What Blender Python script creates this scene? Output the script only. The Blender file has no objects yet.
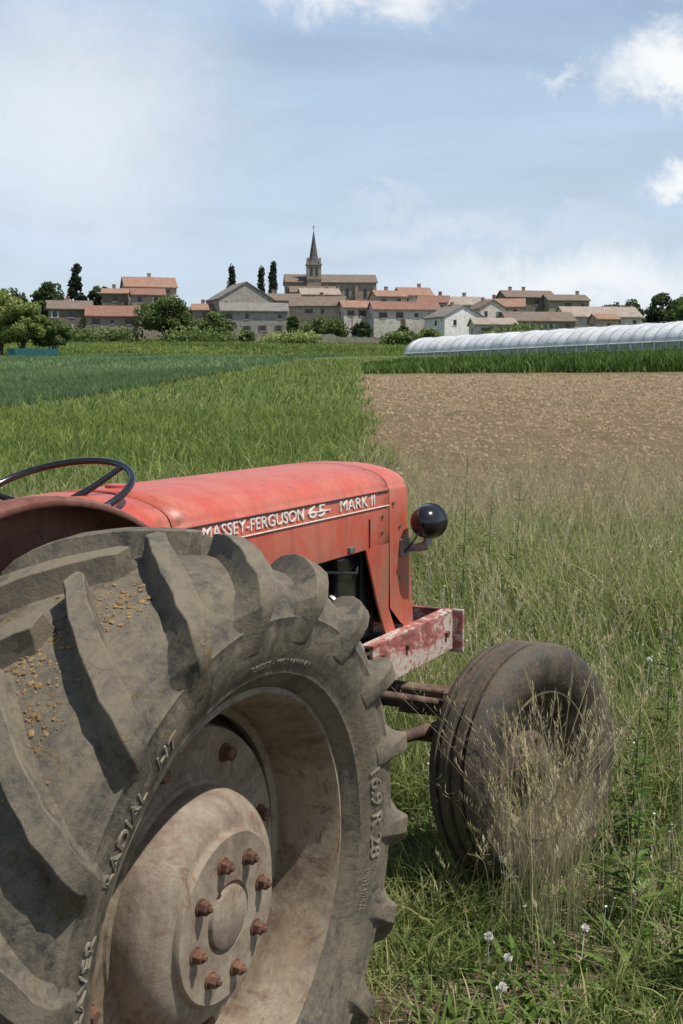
import bpy, math, random
import numpy as np
from mathutils import Vector, Matrix, Euler

random.seed(7); rng = np.random.default_rng(11)
scene = bpy.context.scene
COL = scene.collection

# ------------------------------------------------------------------ materials
def nn(nt, t, **kw):
    n = nt.nodes.new(t)
    for k, v in kw.items(): setattr(n, k, v)
    return n

def ramp(nt, stops, fac=None, interp='LINEAR'):
    r = nn(nt, 'ShaderNodeValToRGB'); r.color_ramp.interpolation = interp
    e = r.color_ramp.elements
    while len(e) < len(stops): e.new(0.5)
    for i, (p, c) in enumerate(stops):
        e[i].position = p
        e[i].color = (c, c, c, 1) if isinstance(c, (int, float)) else (c[0], c[1], c[2], 1)
    if fac is not None: nt.links.new(fac, r.inputs['Fac'])
    return r

def noise(nt, vec, scale, detail=6, rough=0.6, dist=0.0):
    n = nn(nt, 'ShaderNodeTexNoise')
    n.inputs['Scale'].default_value = scale; n.inputs['Detail'].default_value = detail
    n.inputs['Roughness'].default_value = rough; n.inputs['Distortion'].default_value = dist
    if vec is not None: nt.links.new(vec, n.inputs['Vector'])
    return n

def mixc(nt, fac, a, b, mode='MIX'):
    m = nn(nt, 'ShaderNodeMix', data_type='RGBA', blend_type=mode)
    for s, v in ((0, fac), (6, a), (7, b)):
        if isinstance(v, (int, float)): m.inputs[s].default_value = v
        elif isinstance(v, tuple): m.inputs[s].default_value = (v[0], v[1], v[2], 1)
        else: nt.links.new(v, m.inputs[s])
    return m.outputs[2]

def math_(nt, op, a, b=None, c=None, clamp=False):
    m = nn(nt, 'ShaderNodeMath', operation=op); m.use_clamp = clamp
    for i, v in enumerate((a, b, c)):
        if v is None: continue
        if isinstance(v, (int, float)): m.inputs[i].default_value = v
        else: nt.links.new(v, m.inputs[i])
    return m.outputs[0]

def newmat(name):
    m = bpy.data.materials.new(name); m.use_nodes = True
    nt = m.node_tree; b = nt.nodes['Principled BSDF']
    return m, nt, b

def noisy(name, cols, scale=8, rough=0.8, bump=0.0, bscale=None, metallic=0.0, detail=8, spec=None, contrast=(0.35, 0.65), bdist=0.01):
    m, nt, b = newmat(name)
    tc = nn(nt, 'ShaderNodeTexCoord').outputs['Object']
    n = noise(nt, tc, scale, detail, 0.65, 0.3)
    lo, hi = contrast
    stops = [(lo + (hi - lo) * i / (len(cols) - 1), c) for i, c in enumerate(cols)]
    r = ramp(nt, stops, n.outputs['Fac'])
    nt.links.new(r.outputs['Color'], b.inputs['Base Color'])
    b.inputs['Roughness'].default_value = rough; b.inputs['Metallic'].default_value = metallic
    if spec is not None: b.inputs['Specular IOR Level'].default_value = spec
    if bump > 0:
        n2 = noise(nt, tc, bscale or scale * 4, 6, 0.6)
        bp = nn(nt, 'ShaderNodeBump'); bp.inputs['Strength'].default_value = bump
        bp.inputs['Distance'].default_value = bdist
        nt.links.new(n2.outputs['Fac'], bp.inputs['Height'])
        nt.links.new(bp.outputs['Normal'], b.inputs['Normal'])
    return m

def rubber(name, base=(0.020, 0.019, 0.0175), dust=(0.225, 0.19, 0.135), amount=0.5, mudamt=0.75):
    m, nt, b = newmat(name)
    tc = nn(nt, 'ShaderNodeTexCoord').outputs['Object']
    n1 = noise(nt, tc, 2.6, 12, 0.75, 0.8); n2 = noise(nt, tc, 70, 6, 0.75)
    n3 = noise(nt, tc, 10, 12, 0.8, 1.2)
    f = math_(nt, 'ADD', math_(nt, 'MULTIPLY', n1.outputs['Fac'], 0.50), math_(nt, 'MULTIPLY', n2.outputs['Fac'], 0.25))
    f = math_(nt, 'ADD', f, math_(nt, 'MULTIPLY', n3.outputs['Fac'], 0.45))
    r = ramp(nt, [(0.68 - amount * 0.35, 0.12), (0.82 - amount * 0.35, 0.95)], f)
    geo = nn(nt, 'ShaderNodeNewGeometry')
    pt = ramp(nt, [(0.51, 0.0), (0.60, 0.5)], geo.outputs['Pointiness'])
    ff = math_(nt, 'ADD', r.outputs['Color'], pt.outputs['Color'], clamp=True)
    dcol = mixc(nt, n3.outputs['Fac'], dust, (dust[0] * 0.60, dust[1] * 0.58, dust[2] * 0.54))
    c = mixc(nt, ff, base, dcol)
    n4 = noise(nt, tc, 4.0, 12, 0.8, 1.6)
    mud = ramp(nt, [(0.565, 0.0), (0.61, mudamt)], n4.outputs['Fac'])
    mcol = mixc(nt, n2.outputs['Fac'], (0.15, 0.098, 0.045), (0.33, 0.24, 0.125))
    c = mixc(nt, mud.outputs['Color'], c, mcol)
    sc = noise(nt, tc, 26, 12, 0.9, 3.0)
    c = mixc(nt, ramp(nt, [(0.60, 0.0), (0.66, 0.55)], sc.outputs['Fac']).outputs['Color'], c, (0.29, 0.25, 0.18))
    nt.links.new(c, b.inputs['Base Color'])
    rr = ramp(nt, [(0.0, 0.42), (1.0, 0.92)], ff)
    nt.links.new(rr.outputs['Color'], b.inputs['Roughness'])
    b.inputs['Specular IOR Level'].default_value = 0.45
    bp = nn(nt, 'ShaderNodeBump'); bp.inputs['Strength'].default_value = 0.6; bp.inputs['Distance'].default_value = 0.004
    hh = math_(nt, 'ADD', n2.outputs['Fac'], math_(nt, 'ADD', math_(nt, 'MULTIPLY', mud.outputs['Color'], 1.0), math_(nt, 'MULTIPLY', n3.outputs['Fac'], 1.8)))
    nt.links.new(hh, bp.inputs['Height']); nt.links.new(bp.outputs['Normal'], b.inputs['Normal'])
    return m

def paint(name, col, faded, rust=(0.10, 0.04, 0.02), chips=0.70, rough=0.38, dust=0.25, low=None):
    m, nt, b = newmat(name)
    tc = nn(nt, 'ShaderNodeTexCoord').outputs['Object']
    n1 = noise(nt, tc, 2.8, 10, 0.7, 0.8); n2 = noise(nt, tc, 24, 12, 0.8, 0.4); n3 = noise(nt, tc, 7, 12, 0.8)
    c = mixc(nt, ramp(nt, [(0.38, 0.0), (0.62, 1.0)], n1.outputs['Fac']).outputs['Color'], col, faded)
    c = mixc(nt, math_(nt, 'MULTIPLY', ramp(nt, [(0.42, 0.0), (0.68, 1.0)], n3.outputs['Fac']).outputs['Color'], dust), c, (0.38, 0.27, 0.20))
    chipf = n2.outputs['Fac']
    if low:
        sp = nn(nt, 'ShaderNodeSeparateXYZ'); nt.links.new(tc, sp.inputs[0])
        lo_ = math_(nt, 'MULTIPLY', math_(nt, 'SUBTRACT', low[1], sp.outputs['Z']), 1.0 / (low[1] - low[0]), clamp=True)
        dirt = math_(nt, 'MULTIPLY', lo_, ramp(nt, [(0.40, 0.0), (0.60, 0.75)], n3.outputs['Fac']).outputs['Color'])
        c = mixc(nt, dirt, c, (0.20, 0.12, 0.075))
        chipf = math_(nt, 'ADD', chipf, math_(nt, 'MULTIPLY', lo_, 0.065))
        mp = nn(nt, 'ShaderNodeMapping'); mp.inputs['Scale'].default_value = (26, 26, 1.6); nt.links.new(tc, mp.inputs[0])
        ns = noise(nt, mp.outputs[0], 1.0, 8, 0.7)
        c = mixc(nt, ramp(nt, [(0.50, 0.0), (0.70, 0.5)], ns.outputs['Fac']).outputs['Color'], c, (faded[0] * .50, faded[1] * .55, faded[2] * .6))
    chip = ramp(nt, [(chips, 0.0), (chips + 0.015, 1.0)], chipf)
    geo = nn(nt, 'ShaderNodeNewGeometry')
    edge = math_(nt, 'MULTIPLY', ramp(nt, [(0.53, 0.0), (0.58, 1.0)], geo.outputs['Pointiness']).outputs['Color'], ramp(nt, [(0.5, 0.0), (0.6, 0.6)], n2.outputs['Fac']).outputs['Color'])
    c = mixc(nt, math_(nt, 'MAXIMUM', chip.outputs['Color'], edge), c, rust)
    nt.links.new(c, b.inputs['Base Color'])
    r = ramp(nt, [(0.3, rough - 0.08), (0.75, rough + 0.25)], n3.outputs['Fac'])
    nt.links.new(r.outputs['Color'], b.inputs['Roughness'])
    bp = nn(nt, 'ShaderNodeBump'); bp.inputs['Strength'].default_value = 0.18; bp.inputs['Distance'].default_value = 0.005
    nt.links.new(n1.outputs['Fac'], bp.inputs['Height']); nt.links.new(bp.outputs['Normal'], b.inputs['Normal'])
    return m

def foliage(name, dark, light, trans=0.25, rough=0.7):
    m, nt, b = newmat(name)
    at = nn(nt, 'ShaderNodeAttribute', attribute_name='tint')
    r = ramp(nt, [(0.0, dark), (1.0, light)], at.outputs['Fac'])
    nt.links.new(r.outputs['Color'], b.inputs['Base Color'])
    b.inputs['Roughness'].default_value = rough; b.inputs['Specular IOR Level'].default_value = 0.3
    tr = nn(nt, 'ShaderNodeBsdfTranslucent'); nt.links.new(r.outputs['Color'], tr.inputs['Color'])
    mx = nn(nt, 'ShaderNodeMixShader'); mx.inputs[0].default_value = trans
    nt.links.new(b.outputs[0], mx.inputs[1]); nt.links.new(tr.outputs[0], mx.inputs[2])
    nt.links.new(mx.outputs[0], nt.nodes['Material Output'].inputs['Surface'])
    return m

def weathered(name, cols, rust, streak, scale=4.5):
    m, nt, b = newmat(name)
    tc = nn(nt, 'ShaderNodeTexCoord').outputs['Object']
    n1 = noise(nt, tc, scale, 12, 0.75, 0.8); n2 = noise(nt, tc, 45, 8, 0.8); n3 = noise(nt, tc, 13, 12, 0.8, 1.5)
    f = math_(nt, 'ADD', math_(nt, 'MULTIPLY', n1.outputs['Fac'], 0.7), math_(nt, 'MULTIPLY', n2.outputs['Fac'], 0.3))
    c = ramp(nt, [(0.38, cols[0]), (0.48, cols[1]), (0.58, cols[2])], f).outputs['Color']
    c = mixc(nt, ramp(nt, [(0.53, 0.0), (0.61, 0.8)], n3.outputs['Fac']).outputs['Color'], c, rust)
    mp = nn(nt, 'ShaderNodeMapping'); mp.inputs['Scale'].default_value = (14, 14, 2.2); nt.links.new(tc, mp.inputs[0])
    ns = noise(nt, mp.outputs[0], 1.0, 10, 0.75, 0.6)
    c = mixc(nt, ramp(nt, [(0.52, 0.0), (0.66, 0.65)], ns.outputs['Fac']).outputs['Color'], c, streak)
    nt.links.new(c, b.inputs['Base Color'])
    nt.links.new(ramp(nt, [(0.3, 0.5), (0.7, 0.88)], n1.outputs['Fac']).outputs['Color'], b.inputs['Roughness'])
    bp = nn(nt, 'ShaderNodeBump'); bp.inputs['Strength'].default_value = 0.55; bp.inputs['Distance'].default_value = 0.003
    nt.links.new(math_(nt, 'ADD', n2.outputs['Fac'], n3.outputs['Fac']), bp.inputs['Height']); nt.links.new(bp.outputs['Normal'], b.inputs['Normal'])
    return m

M_RUB = rubber('rubber_dusty', amount=0.50)
M_RUBF = rubber('rubber_front', base=(0.020, 0.018, 0.016), dust=(0.17, 0.13, 0.085), amount=0.36, mudamt=0.5)
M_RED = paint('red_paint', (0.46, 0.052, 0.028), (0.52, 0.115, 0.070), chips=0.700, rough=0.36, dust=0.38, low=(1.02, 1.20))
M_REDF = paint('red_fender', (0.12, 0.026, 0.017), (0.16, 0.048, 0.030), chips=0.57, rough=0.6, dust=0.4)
M_RIM = weathered('rim_dusty_paint', [(0.10, 0.065, 0.042), (0.20, 0.155, 0.105), (0.31, 0.255, 0.18)], (0.125, 0.065, 0.037), (0.24, 0.17, 0.10))
M_HUB = weathered('hub_dusty_paint', [(0.14, 0.095, 0.068), (0.235, 0.185, 0.135), (0.33, 0.275, 0.20)], (0.18, 0.10, 0.068), (0.17, 0.125, 0.08), 3.5)
M_RUST = noisy('rusty_bolt', [(0.05, 0.025, 0.015), (0.17, 0.08, 0.045)], 30, 0.8, 0.4, 120, bdist=0.002)
M_FRIM = noisy('front_rim_mud', [(0.035, 0.025, 0.017), (0.09, 0.065, 0.042), (0.19, 0.145, 0.095)], 9, 0.85, 0.5, 50, bdist=0.003, detail=12)
M_ENG = noisy('engine_grime', [(0.012, 0.011, 0.010), (0.035, 0.03, 0.027), (0.09, 0.07, 0.05)], 12, 0.6, 0.4, 50, bdist=0.003)
M_BLACK = noisy('black_enamel', [(0.010, 0.010, 0.011), (0.016, 0.016, 0.017)], 10, 0.16, spec=0.6)
M_BLKR = noisy('black_plastic', [(0.012, 0.012, 0.013), (0.03, 0.028, 0.026)], 14, 0.45)
M_STEEL = noisy('worn_steel', [(0.16, 0.14, 0.12), (0.30, 0.28, 0.25)], 20, 0.45, 0.2, 80, metallic=0.6, bdist=0.001)
M_GREYM = noisy('grey_metal', [(0.12, 0.11, 0.10), (0.27, 0.25, 0.22)], 16, 0.6, 0.2, 60, bdist=0.002)
M_BROWNM = noisy('brown_axle', [(0.035, 0.02, 0.014), (0.10, 0.06, 0.04), (0.17, 0.12, 0.08)], 12, 0.8, 0.4, 60, bdist=0.002)
M_WHITE = noisy('white_lettering', [(0.55, 0.50, 0.44), (0.80, 0.78, 0.73)], 40, 0.5)
M_MUD = noisy('dry_mud', [(0.15, 0.09, 0.035), (0.32, 0.21, 0.095)], 30, 0.95, 0.5, 90, bdist=0.004)
M_LETTER = noisy('rubber_lettering', [(0.14, 0.118, 0.085), (0.27, 0.235, 0.175)], 25, 0.85)
M_SEAT = noisy('seat_steel', [(0.3, 0.06, 0.04), (0.38, 0.1, 0.07)], 10, 0.5)
mm, nt, b = newmat('flaking_paint')
tc = nn(nt, 'ShaderNodeTexCoord').outputs['Object']
mp = nn(nt, 'ShaderNodeMapping'); mp.inputs['Scale'].default_value = (0.55, 1, 1.2); nt.links.new(tc, mp.inputs[0])
n = noise(nt, mp.outputs[0], 9, 14, 0.84, 0.8)
sp = nn(nt, 'ShaderNodeSeparateXYZ'); nt.links.new(tc, sp.inputs[0])
fz = math_(nt, 'SUBTRACT', n.outputs['Fac'], math_(nt, 'MULTIPLY', sp.outputs['Z'], 0.55))
r = ramp(nt, [(0.0, (0.08, 0.035, 0.02)), (0.42, (0.15, 0.065, 0.045)), (0.445, (0.31, 0.075, 0.06)), (0.50, (0.35, 0.13, 0.105)), (0.515, (0.42, 0.30, 0.25)), (0.535, (0.50, 0.45, 0.385)), (0.575, (0.46, 0.39, 0.32)), (0.585, (0.20, 0.10, 0.065)), (1.0, (0.2, 0.12, 0.08))], fz)
nt.links.new(r.outputs['Color'], b.inputs['Base Color']); b.inputs['Roughness'].default_value = 0.7
M_FLAKE = mm
m_, nt, b = newmat('lamp_glass'); b.inputs['Base Color'].default_value = (0.8, 0.8, 0.8, 1); b.inputs['Metallic'].default_value = 0.7; b.inputs['Roughness'].default_value = 0.15
M_LENS = m_

# ------------------------------------------------------------------ mesh helpers
def empty(name, loc=(0, 0, 0), rot=(0, 0, 0), parent=None):
    o = bpy.data.objects.new(name, None); o.location = loc; o.rotation_euler = rot
    o.empty_display_size = 0.2; COL.objects.link(o)
    if parent: o.parent = parent
    return o

def obj(name, verts, faces, mat, parent=None, smooth=False, bevel=0, loc=(0, 0, 0), rot=(0, 0, 0)):
    me = bpy.data.meshes.new(name); me.from_pydata([tuple(v) for v in verts], [], faces); me.update()
    if mat: me.materials.append(mat)
    if smooth:
        for p in me.polygons: p.use_smooth = True
        try: me.set_sharp_from_angle(angle=math.radians(38))
        except Exception: pass
    o = bpy.data.objects.new(name, me); COL.objects.link(o); o.location = loc; o.rotation_euler = rot
    if parent: o.parent = parent
    if bevel:
        md = o.modifiers.new('bevel', 'BEVEL'); md.width = bevel; md.segments = 2; md.limit_method = 'ANGLE'; md.angle_limit = math.radians(35)
    return o

def recalc(o):
    import bmesh
    bm = bmesh.new(); bm.from_mesh(o.data); bmesh.ops.recalc_face_normals(bm, faces=bm.faces); bm.to_mesh(o.data); bm.free()

def rev_geo(prof, n, off=0):
    vs, fs = [], []
    m = len(prof)
    for i in range(n):
        a = 2 * math.pi * i / n
        for r, l in prof: vs.append((r * math.cos(a), -l, r * math.sin(a)))
    for i in range(n):
        j = (i + 1) % n
        for k in range(m - 1):
            fs.append((off + i * m + k, off + i * m + k + 1, off + j * m + k + 1, off + j * m + k))
    return vs, fs

def rev(name, prof, n, mat, parent=None, loc=(0, 0, 0), rot=(0, 0, 0), smooth=True):
    vs, fs = rev_geo(prof, n)
    o = obj(name, vs, fs, mat, parent, smooth, 0, loc, rot); recalc(o); return o

def box_geo(c, s, rotz=0.0, off=0):
    cx, cy, cz = c; sx, sy, sz = s[0] / 2, s[1] / 2, s[2] / 2
    vs = []
    for x, y, z in ((-1, -1, -1), (1, -1, -1), (1, 1, -1), (-1, 1, -1), (-1, -1, 1), (1, -1, 1), (1, 1, 1), (-1, 1, 1)):
        px, py = x * sx, y * sy
        vs.append((cx + px * math.cos(rotz) - py * math.sin(rotz), cy + px * math.sin(rotz) + py * math.cos(rotz), cz + z * sz))
    fs = [tuple(off + i for i in f) for f in ((0, 3, 2, 1), (4, 5, 6, 7), (0, 1, 5, 4), (1, 2, 6, 5), (2, 3, 7, 6), (3, 0, 4, 7))]
    return vs, fs

def box(name, c, s, mat, parent=None, bevel=0.004, rot=(0, 0, 0)):
    vs, fs = box_geo((0, 0, 0), s)
    return obj(name, vs, fs, mat, parent, False, bevel, c, rot)

def boxes(name, lst, mat, parent=None, bevel=0):
    V, F = [], []
    for c, s in lst:
        v, f = box_geo(c, s, 0, len(V)); V += v; F += f
    return obj(name, V, F, mat, parent, False, bevel)

def tube(name, pts, rad, mat, parent=None, n=12, smooth=True, cap=True, closed=False, loc=(0, 0, 0), rot=(0, 0, 0)):
    pts = [Vector(p) for p in pts]; m = len(pts)
    rads = rad if isinstance(rad, (list, tuple)) else [rad] * m
    V, F = [], []
    t0 = (pts[1] - pts[0]).normalized()
    up = Vector((0, 0, 1)) if abs(t0.z) < 0.9 else Vector((1, 0, 0))
    nrm = (up - t0 * up.dot(t0)).normalized()
    for i in range(m):
        if closed: t = (pts[(i + 1) % m] - pts[i - 1]).normalized()
        else: t = (pts[min(i + 1, m - 1)] - pts[max(i - 1, 0)]).normalized()
        nrm = (nrm - t * nrm.dot(t)).normalized(); bn = t.cross(nrm)
        for k in range(n):
            a = 2 * math.pi * k / n
            V.append(pts[i] + (nrm * math.cos(a) + bn * math.sin(a)) * rads[i])
    rng_ = m if closed else m - 1
    for i in range(rng_):
        j = (i + 1) % m
        for k in range(n):
            l = (k + 1) % n
            F.append((i * n + k, i * n + l, j * n + l, j * n + k))
    if cap and not closed:
        F.append(tuple(range(n - 1, -1, -1))); F.append(tuple((m - 1) * n + k for k in range(n)))
    return obj(name, V, F, mat, parent, smooth, 0, loc, rot)

def text_mesh(name, body, width, height, fn, mat, parent, extrude=0.002, bold=0.0):
    cu = bpy.data.curves.new(name + '_cu', 'FONT'); cu.body = body; cu.size = 1.0; cu.extrude = 0.5; cu.offset = bold; cu.resolution_u = 3
    to = bpy.data.objects.new(name + '_tmp', cu); COL.objects.link(to)
    bpy.context.view_layer.update()
    dg = bpy.context.evaluated_depsgraph_get()
    me = bpy.data.meshes.new_from_object(to.evaluated_get(dg))
    bpy.data.objects.remove(to); bpy.data.curves.remove(cu)
    co = np.array([v.co[:] for v in me.vertices])
    x0, x1 = co[:, 0].min(), co[:, 0].max(); y0, y1 = co[:, 1].min(), co[:, 1].max()
    for v in me.vertices:
        x = (v.co.x - x0) / (x1 - x0) * width; y = (v.co.y - y0) / (y1 - y0) * height
        v.co = fn(x, y, extrude if v.co.z > 0 else -0.004)
    me.materials.clear(); me.materials.append(mat)
    me.update()
    o = bpy.data.objects.new(name, me); COL.objects.link(o)
    if parent: o.parent = parent
    recalc(o)
    return o

# ------------------------------------------------------------------ camera
FPX = 1250.0
cam_d = bpy.data.cameras.new('camera'); cam = bpy.data.objects.new('camera', cam_d); COL.objects.link(cam)
cam.location = (0, 0, 1.58); cam.rotation_euler = (math.radians(90 - 5.80), 0, 0)
cam_d.sensor_fit = 'VERTICAL'; cam_d.sensor_height = 36.0; cam_d.lens = 36.0 * FPX / 1024
cam_d.clip_start = 0.05; cam_d.clip_end = 6000
scene.camera = cam

# ------------------------------------------------------------------ light
SUN_DIR = Vector((0.74, -0.26, 1.50)).normalized()
sd = bpy.data.lights.new('sun', 'SUN'); sd.energy = 5.0; sd.angle = math.radians(0.53); sd.color = (1.0, 0.96, 0.88)
so = bpy.data.objects.new('sun', sd); COL.objects.link(so); so.location = (20, -10, 40)
so.rotation_euler = SUN_DIR.to_track_quat('Z', 'Y').to_euler()
w = bpy.data.worlds.new('World'); scene.world = w; w.use_nodes = True; nt = w.node_tree
bg = nt.nodes['Background']
sky = nn(nt, 'ShaderNodeTexSky', sky_type='NISHITA'); sky.sun_disc = False
sky.sun_elevation = math.asin(SUN_DIR.z); sky.sun_rotation = math.atan2(SUN_DIR.x, SUN_DIR.y)
sky.air_density = 1.0; sky.dust_density = 1.2; sky.ozone_density = 1.5
g = nn(nt, 'ShaderNodeTexCoord').outputs['Generated']
sep = nn(nt, 'ShaderNodeSeparateXYZ'); nt.links.new(g, sep.inputs[0])
zz = math_(nt, 'ADD', math_(nt, 'MAXIMUM', sep.outputs['Z'], 0.0), 0.12)
comb = nn(nt, 'ShaderNodeCombineXYZ')
nt.links.new(math_(nt, 'DIVIDE', sep.outputs['X'], zz), comb.inputs[0]); nt.links.new(math_(nt, 'DIVIDE', sep.outputs['Y'], zz), comb.inputs[1])
nA = noise(nt, comb.outputs[0], 0.9, 9, 0.60, 0.6)
thin = ramp(nt, [(0.38, 0.30), (0.70, 0.78)], nA.outputs['Fac'])
zen = ramp(nt, [(0.36, 1.0), (0.55, 0.05)], sep.outputs['Z'])
thin_f = math_(nt, 'MULTIPLY', thin.outputs['Color'], zen.outputs['Color'])
hz = ramp(nt, [(0.0, 0.72), (0.12, 0.42), (0.30, 0.10), (1.0, 0.0)], sep.outputs['Z'])
nD = noise(nt, g, 13, 10, 0.68, 0.4)
dvec = nn(nt, 'ShaderNodeVectorMath', operation='MULTIPLY_ADD'); nt.links.new(nD.outputs['Color'], dvec.inputs[0])
dvec.inputs[1].default_value = (0.11, 0.11, 0.11)
gsub = nn(nt, 'ShaderNodeVectorMath', operation='SUBTRACT'); nt.links.new(g, gsub.inputs[0]); gsub.inputs[1].default_value = (0.055, 0.055, 0.055)
nt.links.new(gsub.outputs[0], dvec.inputs[2])
def cloud(cx, cy, cz, rx, rz, hard=0.1, amt=1.0):
    s = nn(nt, 'ShaderNodeVectorMath', operation='SUBTRACT'); nt.links.new(dvec.outputs[0], s.inputs[0]); s.inputs[1].default_value = (cx, cy, cz)
    k = nn(nt, 'ShaderNodeVectorMath', operation='MULTIPLY'); nt.links.new(s.outputs[0], k.inputs[0]); k.inputs[1].default_value = (1 / rx, 0.3 / rx, 1 / rz)
    l = nn(nt, 'ShaderNodeVectorMath', operation='LENGTH'); nt.links.new(k.outputs[0], l.inputs[0])
    return math_(nt, 'MULTIPLY', ramp(nt, [(hard, 1.0), (1.0, 0.0)], l.outputs['Value'], 'EASE').outputs['Color'], amt)
cl = None
for args in ((0.015, 0.96, 0.300, 0.12, 0.034, 0.1, 0.85), (0.250, 0.945, 0.232, 0.072, 0.036, 0.2, 1.0), (0.262, 0.955, 0.155, 0.042, 0.024, 0.2, 1.0),
             (0.165, 0.96, 0.232, 0.025, 0.012, 0.0, 0.5), (0.19, 0.97, 0.078, 0.20, 0.045, 0.0, 0.85), (0.04, 0.985, 0.143, 0.05, 0.010, 0.0, 0.18),
             (-0.20, 0.95, 0.20, 0.18, 0.15, 0.0, 0.60), (0.24, 0.93, 0.305, 0.07, 0.03, 0.1, 0.8), (0.10, 0.97, 0.12, 0.22, 0.02, 0.0, 0.25)):
    c_ = cloud(*args)
    cl = c_ if cl is None else math_(nt, 'MAXIMUM', cl, c_)
sk = mixc(nt, thin_f, sky.outputs['Color'], (5.5, 7.2, 9.7))
sk = mixc(nt, hz.outputs['Color'], sk, (7.3, 8.3, 9.4))
sk = mixc(nt, cl, sk, (9.5, 9.7, 9.9))
nt.links.new(sk, bg.inputs['Color']); bg.inputs['Strength'].default_value = 0.10
scene.view_settings.view_transform = 'Standard'; scene.view_settings.look = 'None'; scene.view_settings.exposure = 0

# ------------------------------------------------------------------ terrain
ty = np.arange(-400, 3000, 2.0)
tz = np.interp(ty, [-400, 14, 110, 160, 205, 250, 300, 330, 375, 420, 600, 1200, 3000], [0, 0, 4.0, 4.6, 6.2, 8.9, 11.4, 13.6, 21.5, 24.5, 26, 27, 27])
kk = np.exp(-0.5 * (np.arange(-15, 16) * 2 / 6.0) ** 2); kk /= kk.sum()
tz = np.convolve(np.pad(tz, 15, mode='edge'), kk, mode='valid')
TA = math.radians(64.5)
TO = Vector((-0.9108, 2.3439, 0))
def H(x, y):
    x = np.asarray(x, float); y = np.asarray(y, float)
    z = np.interp(y, ty, tz)
    z = z + 0.02 * np.sin(x * 1.9 + 0.4) * np.sin(y * 1.3 + 1.0) + 0.012 * np.sin(x * 4.3 + y * 3.1)
    z = z + 0.07 * np.exp(-(((x - TO.x) ** 2 + (y - TO.y) ** 2) / 1.1))
    far = np.clip((y - 30) / 100, 0, 1)
    return z + far * 0.5 * np.sin(x * 0.045 + 0.3) * np.sin(y * 0.02)
xs = np.unique(np.concatenate([np.linspace(-1500, -60, 40), np.linspace(-60, -8, 40), np.linspace(-8, 12, 140), np.linspace(12, 60, 40), np.linspace(60, 1500, 40)]))
ys = np.unique(np.concatenate([np.linspace(-300, 0, 20), np.linspace(0, 16, 110), np.linspace(16, 80, 90), np.linspace(80, 450, 120), np.linspace(450, 2900, 30)]))
X, Y = np.meshgrid(xs, ys); Z = H(X, Y)
nx, ny = len(xs), len(ys)
idx = np.arange(nx * ny).reshape(ny, nx)
quads = np.stack([idx[:-1, :-1], idx[:-1, 1:], idx[1:, 1:], idx[1:, :-1]], -1).reshape(-1, 4)
def fast_mesh(name, V, loops, starts, totals, mat, attrs=None, smooth=False):
    me = bpy.data.meshes.new(name)
    me.vertices.add(len(V)); me.vertices.foreach_set('co', np.ascontiguousarray(V, dtype=np.float32).ravel())
    me.loops.add(len(loops)); me.loops.foreach_set('vertex_index', np.ascontiguousarray(loops, dtype=np.int32))
    me.polygons.add(len(starts)); me.polygons.foreach_set('loop_start', np.ascontiguousarray(starts, dtype=np.int32))
    me.polygons.foreach_set('loop_total', np.ascontiguousarray(totals, dtype=np.int32))
    if smooth: me.polygons.foreach_set('use_smooth', np.ones(len(starts), dtype=bool))
    me.update(calc_edges=True)
    if attrs:
        for k, v in attrs.items():
            a = me.attributes.new(k, 'FLOAT', 'POINT'); a.data.foreach_set('value', np.ascontiguousarray(v, dtype=np.float32))
    me.materials.append(mat)
    o = bpy.data.objects.new(name, me); COL.objects.link(o); return o

mg, nt, b = newmat('ground_fields')
pos = nn(nt, 'ShaderNodeNewGeometry').outputs['Position']
sp = nn(nt, 'ShaderNodeSeparateXYZ'); nt.links.new(pos, sp.inputs[0])
px, py = sp.outputs['X'], sp.outputs['Y']
nE = noise(nt, pos, 0.55, 6, 0.6)
wob = math_(nt, 'MULTIPLY', math_(nt, 'SUBTRACT', nE.outputs['Fac'], 0.5), 1.6)
xw = math_(nt, 'ADD', px, wob); yw = math_(nt, 'ADD', py, wob)
def step(v, edge, wdt):
    return math_(nt, 'MULTIPLY', math_(nt, 'SUBTRACT', v, edge), 1.0 / wdt, clamp=True)
soil_m = math_(nt, 'MULTIPLY', step(math_(nt, 'SUBTRACT', xw, math_(nt, 'MULTIPLY', py, 0.011)), 0.15, 0.3), step(yw, 11.0, 1.0))
soil_m = math_(nt, 'MULTIPLY', soil_m, math_(nt, 'SUBTRACT', 1.0, step(yw, 63.5, 1.0)))
wheat_m = step(math_(nt, 'SUBTRACT', math_(nt, 'MULTIPLY', py, 0.11), xw), 13.1, 0.4)
wheat_m = math_(nt, 'MULTIPLY', wheat_m, step(py, 18.0, 1.0))
wheat_m = math_(nt, 'MULTIPLY', wheat_m, math_(nt, 'SUBTRACT', 1.0, step(yw, 205.0, 2.0)))
n1 = noise(nt, pos, 7, 10, 0.75); n2 = noise(nt, pos, 0.22, 5, 0.6, 0.4); n3 = noise(nt, pos, 2.2, 8, 0.75)
grass_c = ramp(nt, [(0.3, (0.05, 0.07, 0.02)), (0.5, (0.10, 0.135, 0.035)), (0.7, (0.19, 0.19, 0.07))], n1.outputs['Fac']).outputs['Color']
dirt_c = ramp(nt, [(0.3, (0.08, 0.055, 0.032)), (0.7, (0.28, 0.21, 0.135))], n1.outputs['Fac']).outputs['Color']
near = math_(nt, 'SUBTRACT', 1.0, step(py, 4.0, 10.0))
dm = math_(nt, 'MULTIPLY', near, ramp(nt, [(0.36, 0.0), (0.46, 0.95)], noise(nt, pos, 1.6, 6, 0.6).outputs['Fac']).outputs['Color'])
grass_c = mixc(nt, dm, grass_c, dirt_c)
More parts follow.
